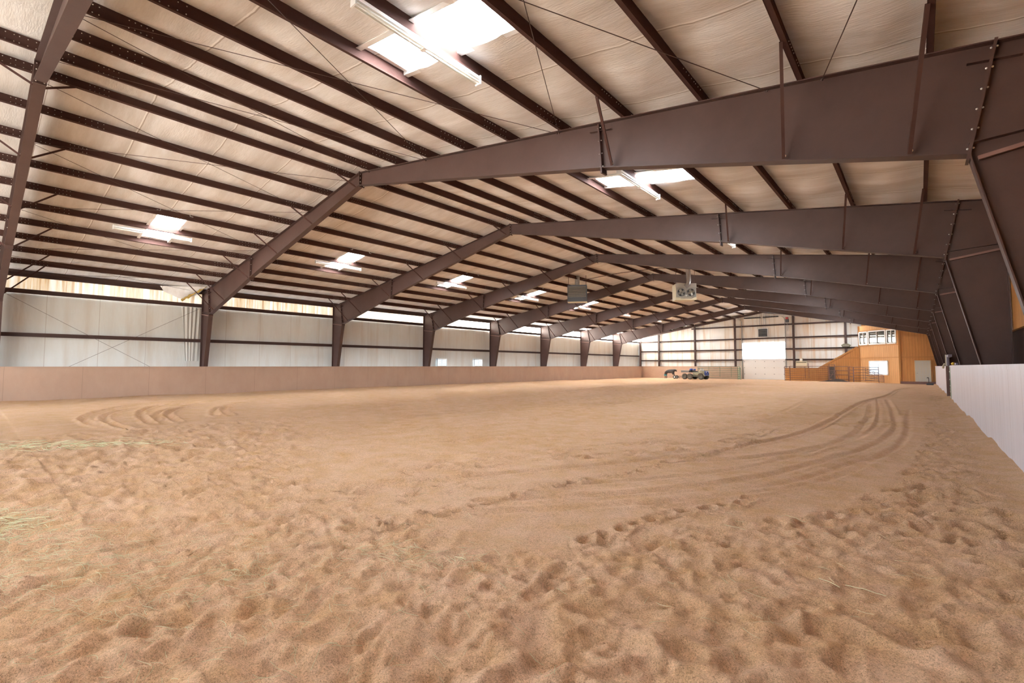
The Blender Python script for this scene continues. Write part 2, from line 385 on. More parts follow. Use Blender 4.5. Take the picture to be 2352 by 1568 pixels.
    me.polygons.add(len(fs)); me.polygons.foreach_set('loop_start',np.arange(0,fs.size,4,dtype=np.int32)); me.polygons.foreach_set('loop_total',np.full(len(fs),4,np.int32))
    me.polygons.foreach_set('use_smooth',np.ones(len(fs),bool)); me.update(calc_edges=True); me.materials.append(M['sand'])
    o=link('floor',me); struct(o)
    def hz(x,y):
        i=int(np.clip(np.searchsorted(ax,x),1,nx-1)); j=int(np.clip(np.searchsorted(ay,y),1,ny-1))
        tx=(x-ax[i-1])/(ax[i]-ax[i-1]); ty=(y-ay[j-1])/(ay[j]-ay[j-1])
        return float(H[i-1,j-1]*(1-tx)*(1-ty)+H[i,j-1]*tx*(1-ty)+H[i-1,j]*(1-tx)*ty+H[i,j]*tx*ty)
    return hz
HZ=floor()

# ------------------------------------------------------------------ hay
def hay():
    b=MB()
    def straw(x,y,l,ang,w=.0024,lift=.004,bend=.0,mi=0):
        n=4; p=[]
        for k in range(n+1):
            t=(k/n-.5)*l; a=ang+bend*(k/n-.5)
            px=x+math.cos(a)*t; py=y+math.sin(a)*t
            p.append((px,py,HZ(px,py)+lift))
        z=max(q[2] for q in p)
        p=[(q[0],q[1],.35*q[2]+.65*z) for q in p]
        vs=[]
        for q in p:
            nx,ny=-math.sin(ang)*w/2,math.cos(ang)*w/2
            vs+= [(q[0]-nx,q[1]-ny,q[2]),(q[0],q[1],q[2]+w*.6),(q[0]+nx,q[1]+ny,q[2])]
        fs=[]
        for k in range(n): a=k*3; fs+= [(a,a+1,a+4,a+3),(a+1,a+2,a+5,a+4),(a+2,a,a+3,a+5)]
        b.add(vs,fs)
    def patch(cx,cy,sx,sy,n,l0=.04,l1=.16,w=.0024,rot=0):
        for _ in range(n):
            u=random.gauss(0,sx); v=random.gauss(0,sy)
            x=cx+u*math.cos(rot)-v*math.sin(rot); y=cy+u*math.sin(rot)+v*math.cos(rot)
            if not(1.3<x<30.6 and -1<y<58): continue
            straw(x,y,random.uniform(l0,l1),random.uniform(0,PI),w*random.uniform(.7,1.3),random.uniform(.003,.010),random.gauss(0,.3))
    patch(25.6,0.0,.75,.5,430,.03,.13,.0022); patch(24.6,-.35,.7,.28,380,.04,.15,.0025); patch(26.4,.5,.6,.5,160); patch(23.5,-.5,.35,.14,330,.05,.16,.0035)
    patch(26.85,1.55,.35,.12,130,rot=.4); patch(25.8,1.3,1.2,.9,120); patch(17.6,.2,.9,.3,260,.08,.3,.007,rot=.9); patch(18.2,.9,.6,.2,120,.08,.25,.007,rot=.8); patch(27.6,.9,.9,.7,110); patch(29.0,2.2,.8,.8,40); patch(28.9,4.2,.5,.9,26,.04,.12)
    straw(29.33,3.01,.13,-.35,.005,.012,.1); straw(29.52,3.03,.22,-.2,.005,.012,.2); straw(28.9,4.4,.2,-.4,.004,.01); straw(28.55,3.7,.18,-.1,.004,.01)
    o=b.build('hay',M['hay']); tag(o,'loose green hay straws scattered over the near sand','hay',kind='stuff')
hay()

# ------------------------------------------------------------------ walls and roof liner
def liner_wall(name, axis, pos, a0, a1, ztop, m, amp=.03, holes=()):
    """insulation sheet: grid with soft vertical billows. axis 'x' -> wall in the plane x=pos running along y."""
    n=int((a1-a0)/.2); ts=np.linspace(a0,a1,n+1); b=MB(); k=14
    for t in ts:
        zt=ztop(t)
        for i in range(k+1):
            z=-.4+(zt+.4)*i/k
            w=amp*math.sin(PI*(((t-1.5)/1.83)%1.0))*(.6+.4*math.sin(z*1.7+t*.9))
            b.v.append((pos+w if axis=='x' else t, t if axis=='x' else pos-w, z))
    for i in range(n):
        for j in range(k):
            q=i*(k+1)+j
            tm=(ts[i]+ts[i+1])/2; zm=b.v[q][2]*.5+b.v[q+1][2]*.5
            if any(h[0]<tm<h[1] and h[2]<zm<h[3] for h in holes): continue
            b.f.append((q,q+1,q+k+2,q+k+1)); b.m.append(0); b.sm.append(True)
    return struct(b.build(name,m))
liner_wall('wall_left','x',0.,YB,YE,lambda t:4.72,M['wall'])
liner_wall('wall_back','y',YE+.03,0,31.9,lambda t:cz(t)-.02,M['endwall'],.02)
b=MB()
OX0,OX1,OZ=1.5,26.0,5.0      # wide open doorway behind the camera
b.prism([(0,-.4),(OX0,-.4),(OX0,OZ),(OX1,OZ),(OX1,-.4),(31.9,-.4),(31.9,cz(31.9)),(XR,cz(XR)),(0,cz(0))],'y',YB-.1,YB); struct(b.build('wall_front',M['wall']))
b=MB(); b.box((-60,-80,-.4),(90,YB,-.02)); struct(b.build('ground_outside',mat('yard_gravel',(.50,.46,.41),.9,var=(.42,.38,.33),scale=2.)))
sun=bpy.data.lights.new('sun','SUN'); so=bpy.data.objects.new('sun',sun); COL.objects.link(so); sun.energy=SUN; sun.angle=.01
so.rotation_euler=(math.radians(-38),math.radians(8),0)
# the long wall beside the camera: dark sheeting below, wood siding above
M['dark']=mat('dark_sheeting',(.045,.026,.021),.9,var=(.06,.035,.028),scale=2,spec=.08)
b=MB(); b.box((31.60,YB,-.4),(31.7,YE,2.60)); struct(b.build('wall_right',M['dark']))
M['rwood']=mat('wall_siding',(.62,.30,.085),.5,var=(.52,.22,.055),scale=2.,stretch=(2,2.4,.25)); lines(M['rwood'],1,.14,.012,(.30,.12,.03),0.,.8)
b=MB(); b.box((31.52,YB,2.345),(31.6,YE,cz(31.6))); struct(b.build('wall_right_siding',M['rwood']))

b=MB(); b.box((-.32,YB,5.54),(-.05,YE,5.86)); b.box((-.05,YB,5.63),(.16,YE,5.70)); struct(b.build('trim_eave',M['steel']))
SKY_Y=[4.03+BAY*k for k in range(-1,8)]
def ceiling():
    b=MB()
    ys=[]
    for k in range(-1,9):
        y0=BAY*k
        if k==8: y1=YE+.05
        else: y1=y0+BAY
        seq=list(np.arange(y0,y1-.05,.21))
        if k<8: seq=[q for q in seq if abs(q-(y0+3.58))>.1 and abs(q-(y0+4.48))>.1]+[y0+3.58,y0+4.48]
        ys+=seq
    ys=np.array(sorted(ys+[YE+.05]))
    us=[0.]; pk=[.53+1.512*k for k in range(10)]+[15.78]
    edges=[0]+pk
    for a,c in zip(edges[:-1],edges[1:]):
        n=2 if c-a<.6 else 8
        us+= [a+(c-a)*(i+1)/n for i in range(n)]
    us=np.array(us)
    for sgn in (1,-1):
        o=len(b.v)
        for u in us:
            j=max(0,np.searchsorted(edges,u-1e-6)-1); a,c=edges[j],edges[min(j+1,len(edges)-1)]
            t=0 if c==a else (u-a)/(c-a)
            sag=.055*math.sin(PI*min(max(t,0),1))
            for y in ys:
                s=((y-5.66)/1.83)%1.0
                billow=.05*math.sin(PI*s)**.7
                wr=.012*math.sin(u*5.1+y*2.3*sgn)+.008*math.sin(u*11+y*7.)
                b.v.append((XR+sgn*u,y,cz(XR+u)-.012-sag*(.6+.8*math.sin(PI*s))-billow*math.sin(PI*min(max(t,0),1))*.6+wr*math.sin(PI*min(max(t,0),1))))
        m=len(ys)
        for i in range(len(us)-1):
            um=(us[i]+us[i+1])/2
            for j in range(m-1):
                ym=(ys[j]+ys[j+1])/2
                if 6.7<um<9.45 and any(abs(ym-q)<.45 for q in SKY_Y): continue
                q=o+i*m+j; b.f.append((q,q+1,q+m+1,q+m)); b.m.append(0); b.sm.append(True)
    me=b.mesh('ceiling',M['insul']); struct(link('ceiling',me))
    # outer roof deck so no daylight leaks round the liner
    b=MB()
    for sgn in (1,-1):
        for k in range(-1,9):
            y0=BAY*k; y1=y0+BAY if k<8 else YE+.1
            cuts=[(y0,y1)]
            for a,c in cuts: b.add([(XR,a,cz(XR)+.12),(XR+sgn*16.2,a,cz(XR+16.2)+.12),(XR+sgn*16.2,c,cz(XR+16.2)+.12),(XR,c,cz(XR)+.12)],[(0,1,2,3)])
    struct(b.build('roof',M['galv']))
ceiling()

# skylights
def sky_mesh():
    p=MB(); f=MB(); z=lambda u:-SL*(u-8.09)
    p.add([(6.68-8.09,-.45,z(6.68)),(9.52-8.09,-.45,z(9.52)),(9.52-8.09,.45,z(9.52)),(6.68-8.09,.45,z(6.68))],[(0,1,2,3)])
    for s in (-1,1):
        f.bar((6.58-8.09,s*.455,z(6.58)-.03),(9.6-8.09,s*.455,z(9.6)-.03),.012,.07)
        f.bar((6.58-8.09,s*.51,z(6.58)-.075),(9.6-8.09,s*.505,z(9.6)-.075),.10,.012)
    return p.mesh('panel',M['sky']), f.mesh('frame',M['white'])
SP,SF=sky_mesh()
def pl(i): return ORD[i]
for k in range(-1,8):
    for side in (1,-1):
        if k==-1 and side==1: pass
        nm='bay between the %s and %s frames'%(ORD[k],ORD[k+1]) if 0<=k<7 else ('bay behind the first frame' if k<0 else 'last bay before the end wall')
        t=thing('skylight',(XR+side*8.09,SKY_Y[k+1],rz(XR+8.09)+.262),'bright skylight on the %s roof slope, %s'%('near' if side>0 else 'far',nm),'skylight','skylights of the %s roof slope'%('near' if side>0 else 'far'))
        if side<0: t.rotation_euler=(0,0,PI)
        link('panel',SP,t); link('frame',SF,t)

# ------------------------------------------------------------------ portal frames
def ibeam(web, flanges, t=.012, w=.20, ft=.016):
    b=MB(); b.prism(web,'y',-t/2,t/2)
    for p,q in flanges: b.bar((p[0],0,p[1]),(q[0],0,q[1]),w,ft,up=(q[1]-p[1] and -(q[1]-p[1]),0,q[0]-p[0]) if False else (-(q[1]-p[1]),0,q[0]-p[0]))
    return b
def S(side,pts): return [(side*a,z) for a,z in pts]
TOP=lambda u: ZR-SL*u
P_SPL_T=(9.1,TOP(9.1)); P_SPL_B=(9.1,5.56); P_H_B=(14.50,4.23); P_H_T=(14.79,TOP(14.79))
frame_meshes=[]
BRACES={1:(6,8,9),-1:(0,2,4,6,8,9)}
def frame_parts():
    parts=[]
    for s in (1,-1):
        xo=15.58 if s>0 else 15.71; web=S(s,[(15.42,-.3),(14.50,4.23),(14.79,TOP(14.79)),(xo,TOP(xo)),(xo,-.3)])
        c=ibeam(web,[S(s,[(15.42,-.3),(14.50,4.23)]),S(s,[(xo,-.3),(xo,TOP(xo))]),S(s,[(14.79,TOP(14.79)),(xo,TOP(xo))])],w=.2)
        parts.append(('column',c.mesh('column',M['steel'])))
        for a,bt,cb,d in (((0,TOP(0)),P_SPL_T,P_SPL_B,(0,7.52)),(P_SPL_T,P_H_T,P_H_B,P_SPL_B)):
            c=ibeam(S(s,[a,bt,cb,d]),[S(s,[a,bt]),S(s,[d,cb])]); parts.append(('rafter',c.mesh('rafter',M['steel'])))
        # splice plates with bolts
        def plate(p,q,ext,name):
            b=MB(); P=Vector((s*p[0],0,p[1])); Q=Vector((s*q[0],0,q[1])); d=(P-Q).normalized()
            b.bar(Q-d*ext,P+d*.03,.205,.034,up=(1,0,0) if name!='x' else (1,0,0))
            n=max(3,int((P-Q).length/.25))
            for k in list(range(n+1)):
                for yy in (-.065,.065):
                    e=Q+(P-Q)*(.05+.9*k/n)
                    b.ball((e.x-s*.028,yy,e.z),.014,n=6,mi=1)
                    b.ball((e.x+s*.028,yy,e.z),.014,n=6,mi=1)
            return b.mesh(name,[M['steel'],M['bolt']])
        parts.append(('splice_plate',plate((9.08,TOP(9.08)-.06),(9.14,5.53),.10,'splice_plate')))
        parts.append(('knee_plate',plate(P_H_T,P_H_B,.09,'knee_plate')))
        def bar(name,p,q,w,h,m,y=0.):
            b=MB(); b.bar((s*p[0],y,p[1]),(s*q[0],y,q[1]),w,h); parts.append((name,b.mesh(name,m)))
        bar('stiffener',(14.5,4.37),(xo-.01,4.42),.19,.014,M['steel'])
        bar('stiffener',(14.58,4.15),(xo-.05,4.29),.05,.05,M['strut'],-.07)
        bar('stiffener',(8.86,TOP(8.86)-.16),(9.36,TOP(9.36)-.16),.15,.012,M['steel'])
        bar('stiffener',(14.52,TOP(14.52)-.22),(15.02,TOP(15.02)-.22),.15,.012,M['steel'])
    b=MB(); b.bar((0,0,7.46),(0,0,7.97),.205,.036,up=(1,0,0))
    for z in (7.5,7.62,7.75,7.88):
        for sx in (-1,1):
            for yy in (-.065,.065): b.ball((sx*.03,yy,z),.014,n=6,mi=1)
    parts.append(('ridge_plate',b.mesh('ridge_plate',[M['steel'],M['bolt']])))
    return parts
def rbot(u):
    return 7.52+(5.56-7.52)*u/9.1 if u<9.1 else 5.56+(4.23-5.56)*(u-9.1)/5.37
def brace_meshes(dirs):
    out=[]
    for s in (1,-1):
        for k in BRACES[s]:
            u=.53+1.512*k
            z0=rbot(min(u,14.4))+.03; z1=TOP(u)+.02; dy=min(1.15,(z1-z0)*.85+.12)
            z0=rbot(u-.25)+.03
            for d in dirs:
                ub=u-(.22 if s>0 else .34); b=MB(); b.bar((s*ub,d*.09,z0),(s*u,d*(.09+dy),z1),.045,.045); b.ball((s*(ub+.02),d*.10,z0+.03),.022,n=6,mi=1)
                out.append(b.mesh('flange_brace',[M['purlin'],M['bolt']]))
    return out
FP=frame_parts(); BM=brace_meshes((-1,)); BM0=brace_meshes((-1,1))
FL=['first brown portal frame, at the edge of view and almost overhead','second brown portal frame, the large one spanning overhead beyond the nearest skylights','third brown portal frame, next beyond the large overhead one','fourth brown portal frame, with the heaters hanging just beyond it','fifth brown portal frame, behind the hanging heaters','sixth brown portal frame, third from the end wall','seventh brown portal frame, second from the end wall','eighth brown portal frame, closest to the end wall with the roll-up door']
for i in range(8):
    t=thing('portal_frame',(XR,BAY*i,0),FL[i],'steel frame','portal frames along the hall')
    for n,me in FP: link(n,me,t)
    for me in (BM0 if i==0 else BM): link('flange_brace',me,t)
# end wall rafters
for s in (1,-1):
    b=MB(); b.bar((XR,YE-.12,TOP(0)-.02),(XR+s*15.7,YE-.12,TOP(15.7)-.02),.1,.24)
    o=b.build('end_rafter',M['steel']); tag(o,'thin brown rafter along the top of the end wall, %s half'%('lookout-room' if s>0 else 'green-gate'),'rafter','end wall rafters')

# ------------------------------------------------------------------ purlins
def purlin_mesh(kind):
    b=MB(); l=BAY; h=.25
    b.bar((0,0,h/2),(0,l,h/2),.012,h)
    b.bar((-.035,0,h-.004),(-.035,l,h-.004),.07,.008); b.bar((.035,0,.004),(.035,l,.004),.07,.008)
    b.bar((.068,0,.012),(.068,l,.012),.005,.02)
    # rows of bolt heads in the lapped ends
    for y0,n in ((.28,3),(.85,5),(l-.9,5),(l-.35,3)):
        for k in range(n):
            for zz in (.06,.185):
                y=y0+k*.085*(1.4 if kind else 1)
                for sx in (-.009,.009): b.ball((sx,y,zz),.011,n=6,mi=1)
    return b.mesh('roof_purlin',[M['purlin'],M['bolt']])
PM=[purlin_mesh(0),purlin_mesh(1)]
def bayname(k):
    if k<0: return 'behind the first frame'
    if k>=7: return 'beyond the last frame'
    return 'between %s and %s frames'%(ORD[k],ORD[k+1])
for k in range(-1,8):
    for s in (1,-1):
        for i in range(10):
            if k==-1 and (s>0 and i>0): continue
            u=.53+1.512*i; x=XR+s*u
            o=link('roof_purlin',PM[(k+i)%2]); o.location=(x,BAY*k,rz(x)+.012)
            if k==7: o.scale=(1,(YE-.1-BAY*7)/BAY,1)
            o.rotation_euler=(0,math.atan(SL)*s,0)
            tag(o,'brown roof purlin, %s down from ridge on %s slope, %s'%(ORD[i],'near' if s>0 else 'far',bayname(k)),'purlin','purlins of the %s roof slope'%('near' if s>0 else 'far'))
    # eave strut and wall girts on the long wall
    if True:
        y0=BAY*k; y1=y0+BAY if k<7 else YE-.1
        def girt(z,h,w,nm,lab,x=.1):
            b=MB(); b.bar((x,0,0),(x,y1-y0,0),.016,h)
            b.bar((x+.05,0,h/2),(x+.05,y1-y0,h/2),.1,.01); b.bar((x+.05,0,-h/2),(x+.05,y1-y0,-h/2),.1,.01); b.bar((x+.1,0,h/2-.02),(x+.1,y1-y0,h/2-.02),.008,.05)
            o=b.build(nm,M['steel']); o.location=(0,y0,z); tag(o,lab+' '+bayname(k),w,w+'s of the far long wall')
        girt(5.52,.21,'eave strut','eave_strut','brown eave strut above the translucent strip')
        girt(4.77,.18,'wall girt','wall_girt','upper brown girt on the far long wall')
        girt(2.86,.16,'wall girt','wall_girt','lower brown girt on the far long wall')

# translucent wall strips under the eave
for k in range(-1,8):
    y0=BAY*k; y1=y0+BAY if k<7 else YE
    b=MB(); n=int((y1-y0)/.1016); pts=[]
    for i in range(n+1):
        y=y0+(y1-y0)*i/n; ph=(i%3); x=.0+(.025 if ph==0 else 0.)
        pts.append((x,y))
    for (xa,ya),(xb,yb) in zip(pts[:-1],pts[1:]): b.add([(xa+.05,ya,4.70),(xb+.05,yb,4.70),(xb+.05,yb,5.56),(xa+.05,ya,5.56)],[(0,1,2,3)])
    st=[.42,.40,.46,1.1,5.,12.,20.,27.,36.][k+1]; sn=[1,1,1,.75,.35,.25,.25,.2,.2][k+1]  # directional daylight imitated: glow stepped up and streaks faded bay by bay
    o=b.build('translucent_strip',strip_mat(k+2,st,sn)); tag(o,'%s translucent wall strip under the eave, %s'%('tan-streaked' if k<2 else 'glowing white',bayname(k)),'translucent panel','translucent strips of the far long wall')

# ------------------------------------------------------------------ kickboards
b=MB(); b.box((1.02,YB,-.3),(1.10,YE-1.2,1.44)); b.box((.98,YB,1.42),(1.13,YE-1.2,1.46)); struct(b.build('baseboard_left',M['kick']))
b=MB(); b.box((1.1,YE-1.25,-.35),(13.35,YE-1.17,1.44)); b.box((1.1,YE-1.28,1.42),(13.35,YE-1.14,1.46)); struct(b.build('baseboard_back',M['kickend']))
b=MB(); b.box((30.85,YB,-.3),(30.92,27.4,1.45)); b.box((30.84,YB,1.45),(31.0,27.4,1.53)); struct(b.build('baseboard_right',M['kickr']))
b=MB(); b.box((30.85,31.0,-.3),(30.92,53.6,1.45)); b.box((30.84,31.0,1.45),(31.0,53.6,1.50)); struct(b.build('baseboard_right_beyond',M['kickr']))

# gate post, latch and plank where the side boards break
t=thing('gate_post',(30.86,30.95,0),'brown wooden post with a grey plank arm on top, standing in the side boards','post')
b=MB(); b.box((-.05,-.10,-.3),(.06,.12,1.5)); b.build('post',M['strut'],t,.006)
b=MB(); b.box((-.05,.02,1.5),(.04,.10,2.06)); b.build('backboard',M['cream'],t,.006)
b=MB(); b.box((-.03,-2.6,1.92),(.10,.0,2.03)); b.box((-.02,-1.1,1.52),(.06,.01,1.92)); b.build('arm',M['bluegrey'],t,.006)
b=MB(); b.tube([(-.09,.1,1.62),(-.12,.3,1.5),(-.12,.7,1.42),(-.08,1.1,1.40)],[.03,.05,.05,.02],8); b.build('strap',M['cream'],t)
t=thing('gate_channel',(30.87,27.55,0),'green steel channel with white bolts at the end of the pale side boards','gate')
b=MB(); b.box((-.02,0,-.2),(.05,.85,1.52)); b.build('channel',M['green'],t,.008)
b=MB()
for z in (.12,.35,.62,.9,1.25): b.ball((-.025,.5,z),.035,(.5,1,1),8)
b.build('bolt_row',M['bolt'],t)
t=thing('brass_latch',(30.92,26.6,1.53),'small brass knob lying on top of the pale side boards','latch')
b=MB(); b.ball((0,0,.07),.075,(1,1,.9),12); b.ring((0,0,0),(0,0,1),[(0,0),(.05,0),(.05,.03),(0,.03)],12); b.build('knob',M['brass'],t)
b=MB(); b.box((.03,-.05,.02),(.10,-1.2,.10)); b.build('plank',M['bluegrey'],t)

# ------------------------------------------------------------------ end wall: columns and girts
WC=[3.02,7.9,12.77,19.05,23.92,28.8]
for i,x in enumerate(WC):
    zt=TOP(abs(x-XR))-.17
    b=MB(); y=YE-.22; b.box((x-.10,y-.1,-.3),(x+.10,y-.085,zt)); b.box((x-.10,y+.085,-.3),(x+.10,y+.1,zt)); b.box((x-.006,y-.09,-.3),(x+.006,y+.09,zt))
    o=b.build('wind_column',M['steel']); tag(o,['brown end wall column nearest the far corner','brown end wall column behind the vehicle','brown end wall column beside the green gate','brown end wall column between the door and the beige box','brown end wall column with the olive box','brown end wall column hidden by the lookout room'][i],'column','end wall columns')
b=MB(); b.box((.15,YE-.25,-.3),(.4,YE-.1,5.4)); tag(b.build('corner_column',M['steel']),'brown corner column where the two liner walls meet','column')
edges=[.35]+WC
for zi,z in enumerate((2.23,3.47,4.77,6.30)):
    for i,(a,c) in enumerate(zip(edges[:-1],edges[1:])):
        segs=[(a,c)]
        if i==3 and z<4.5: segs=[(a,13.55),(18.15,c)]
        for j,(p,q) in enumerate(segs):
            # clip below roof
            p2,q2=p,q
            um=(TOP(0)-.30-z)/SL
            p2=max(p,XR-um); q2=min(q,XR+um)
            if q2-p2<.2: continue
            b=MB(); y=YE-.10
            b.box((p2,y-.1,z-.08),(q2,y+.02,z-.068)); b.box((p2,y-.1,z+.068),(q2,y+.02,z+.08)); b.box((p2,y-.012,z-.08),(q2,y,z+.08)); b.box((p2,y-.1,z+.03),(q2,y-.092,z+.08))
            o=b.build('wall_girt',M['steel'])
            pos=['corner bay','bay behind the vehicle','bay behind the green gate','door bay','bay by the beige box','lookout room bay'][i]
            ex='' if len(segs)==1 else (', beside the gate' if j==0 else ', beside the opener')
            tag(o,'%s brown girt up the end wall, %s%s'%(ORD[zi],pos,ex),'wall girt','end wall girts')

# ------------------------------------------------------------------ roll-up door
t=thing('overhead_door',(15.85,YE-.01,-.2),'white roll-up door with a glowing upper half in the end wall','overhead door'); t['kind']='thing'
W2=2.24; hs=4.45/6
for k in range(6):
    b=MB(); m=M['doorglow'] if k>=3.45 else M['white']
    z0=k*hs+.008; z1=(k+1)*hs-.008
    if k<3: b.box((-W2,-.02,z0),(W2,.02,z1))
    elif k==3:
        b.box((-W2,-.02,z0),(W2,.02,z0+hs*.42))
    else: b.box((-W2,-.02,z0),(W2,.02,z1))
    o=b.build('section',M['white'] if k<=3 else M['doorglow'],t)
    if k>=4: o['label']='glowing translucent door section'
    if k==3:
        b=MB(); b.box((-W2,-.02,z0+hs*.43),(W2,.02,z1)); o2=b.build('section',M['doorglow'],t); o2['label']='glowing translucent door section'
    b=MB()
    for x in (-W2+.12,-.9,.1,1.1,W2-.12):
        b.box((x-.04,-.05,z0-.05),(x+.04,-.02,z0+.05))
    b.build('hinge_row',M['galv'],t)
for s in (-1,1):
    b=MB(); x=s*(W2+.1)
    b.tube([(x,-.08,0),(x,-.08,6.9),(x,-.25,7.15),(x,-.75,7.28),(x,-1.6,7.32)],.035,8); b.box((x-.05,-.02,0),(x+.05,.06,7.1)); b.build('track',M['galv'],t)
    b=MB(); pts=[]
    x0,x1=(.12,1.75) if s>0 else (-1.95,-.12)
    for k in range(241):
        a=k*2*PI/8; pts.append((x0+(x1-x0)*k/240,-.35+.07*math.cos(a),7.47+.07*math.sin(a)))
    b.tube(pts,.02,5); b.build('spring',M['black'],t)
    for dx in (.12,.30):
        b=MB(); b.box((s*dx-.02,-.04,6.6),(s*dx+.02,.0,8.0)); b.build('bracket',M['galv'],t)
b=MB(); b.tube([(-W2-.1,-.35,7.47),(W2+.1,-.35,7.47)],.02,8); b.build('shaft',M['galv'],t)
b=MB(); b.tube([(-W2-.1,-.3,7.4),(-W2-.5,-.7,7.55),(-W2-.7,-1.2,7.6)],.02,6); b.build('rail',M['galv'],t)
t=thing('door_opener',(18.45,YE-.18,6.55),'red and grey door opener beside the spring shaft','door opener')
b=MB(); b.box((-.16,-.12,0),(.16,.12,.35)); b.build('motor',M['dgrey'],t,.02)
b=MB(); b.box((-.14,-.14,.33),(.12,.10,.58)); b.build('gearbox',M['red'],t,.02)
b=MB(); pts=[(.05,-.1,0),(.08,-.1,-.8),(.0,-.1,-1.0),(-.03,-.1,0)]; b.tube(pts,.012,6); b.build('chain',M['galv'],t)

# exhaust shutter above the door
t=thing('exhaust_shutter',(15.88,YE-.14,4.9),'grey louvred exhaust shutter above the roll-up door','shutter')
b=MB(); 
for a,c in (((-.56,0),(.56,.06)),((-.56,1.0),(.56,1.06)),((-.56,0),(-.50,1.06)),((.50,0),(.56,1.06))): b.box((a[0],-.08,a[1]),(c[0],.04,c[1]))
b.build('frame',M['white'],t)
for k in range(9):
    b=MB(); z=.10+k*.102; b.bar((-.5,-.03,z),(.5,-.03,z),.07,.012,up=(0,.6,1)); b.build('louver',M['galv'],t)
b=MB(); b.box((-.5,.02,.05),(.5,.04,1.0)); b.build('backing',M['dgrey'],t)

# beige wall heater box, thermostat, olive box
t=thing('wall_box',(19.74,YE-.16,1.42),'beige metal box on the end wall behind the pipe panels','box')
b=MB(); b.box((-.55,-.12,0),(.55,.14,.62)); b.build('body',M['cream'],t,.02)
b=MB(); b.box((-.48,-.14,.44),(.48,-.11,.54)); b.build('grille',M['olive'],t)
b=MB(); b.tube([(.65,0,.4),(.65,0,-1.2)],.03,8); b.build('conduit',M['strut'],t)
t=thing('junction_box',(19.73,YE-.12,2.045),'small cream junction box above the beige wall box','box')
b=MB(); b.box((-.16,-.08,0),(.16,.1,.36)); b.build('body',M['cream'],t,.02)
b=MB(); b.box((-.10,-.10,.08),(.10,-.07,.28)); b.build('lid',M['white'],t)
t=thing('floodlight',(23.95,YE-.4,3.55),'olive floodlight fixed to the end wall column beside the lookout room','light')
b=MB(); b.prism([(-.34,.0),(.34,.0),(.42,.2),(.2,.34),(-.2,.34),(-.42,.2)],'y',-.12,.1); b.build('housing',M['olive'],t,.02)
b=MB(); b.box((-.28,-.15,.03),(.28,-.11,.2)); b.build('lens',M['glass'],t)
# louvred openings in the long wall
for n,y0 in ((1,24.27),(2,28.48)):
    b=MB(); z0,z1=1.40,2.11; 
    for k in range(6):
        z=z0+.08+k*.11; b.bar((.12,0,z),(.12,1.04,z),.012,.085,up=(.55,0,1))
    fr=MB()
    for a,c in (((0,z0),(1.04,z0+.05)),((0,z1-.05),(1.04,z1)),((0,z0),(.05,z1)),((.99,z0),(1.04,z1)),((.5,z0),(.54,z1))): fr.box((.06,a[0],a[1]),(.17,c[0],c[1]))
    o=fr.build('window_%d'%n,M['white']); struct(o); o.location=(0,y0,0)
    lv=b.build('louver',M['white'],o)
    g=MB(); g.box((.05,.03,z0+.03),(.06,1.0,z1-.03)); g.build('pane',M['winglow'],o)

# ------------------------------------------------------------------ lookout room
lo=thing('lookout_room',(0,0,0),'two-storey orange wood lookout room with three upper windows in the end corner','room')
D0=Vector((28.5,54.2,0)); dd=Vector((-.70711,.70711,0)); dn=Vector((-.70711,-.70711,0))
def dp(s,z,o=0.): v=D0+dd*s+dn*o; return (v.x,v.y,z)
ZT=5.45
b=MB(); b.bar(dp(0,(ZT-.3)/2-.1,-.06),dp(4.5,(ZT-.3)/2-.1,-.06),.12,ZT+.5)
M['woodg']=mat('siding_diag',(.76,.42,.165),.55,var=(.68,.34,.115),scale=2.,stretch=(2.2,2.2,.3)); lines(M['woodg'],0,.145,.010,(.30,.13,.04),.03,.8)
b.build('front_wall',M['woodg'],lo)
b=MB(); b.box((28.5,54.2,-.35),(31.52,54.32,ZT)); b.build('side_wall',M['wood'],lo)
b=MB(); b.prism([(25.32,-.35),(25.32,3.30),(24.9,3.30),(21.85,1.22),(21.85,-.35)],'y',57.42,57.54); b.build('stair_wall',M['wood'],lo)
b=MB(); b.bar((25.2,57.38,3.40),(21.86,57.38,1.26),.1,.16); b.build('stair_trim',M['woodd'],lo)
b=MB(); b.prism([(25.32,3.0),(25.32,6.5),(31.9,6.5),(31.9,3.)],'y',60.6,60.7); b.build('rear_wall',M['wood'],lo)
b=MB(); b.add([dp(0,ZT,0),dp(4.5,ZT,0),(25.3,60.6,ZT),(31.9,60.6,ZT),(31.9,54.2,ZT)],[(0,1,2,3,4)]); b.add([dp(0,ZT-.05,0),dp(4.5,ZT-.05,0),(25.3,60.6,ZT-.05),(31.9,60.6,ZT-.05),(31.9,54.2,ZT-.05)],[(4,3,2,1,0)]); b.build('roof_slab',M['woodd'],lo)
for p,q,w,h in ((dp(-.02,2.30,.03),dp(4.5,2.30,.03),.06,.10),((28.5,54.17,2.30),(30.95,54.17,2.30),.06,.08),((25.3,57.38,2.30),(23.3,57.38,2.30),.06,.10)):
    b=MB(); b.bar(p,q,w,h); b.build('trim',M['woodd'],lo)
b=MB(); b.bar(dp(-.03,-.3,.03),dp(-.03,ZT,.03),.14,.14,up=(1,0,0)); b.build('corner_trim',M['woodd'],lo)
b=MB(); b.bar(dp(4.47,-.3,.03),dp(4.47,ZT,.03),.10,.10,up=(1,0,0)); b.build('corner_trim',M['woodd'],lo)
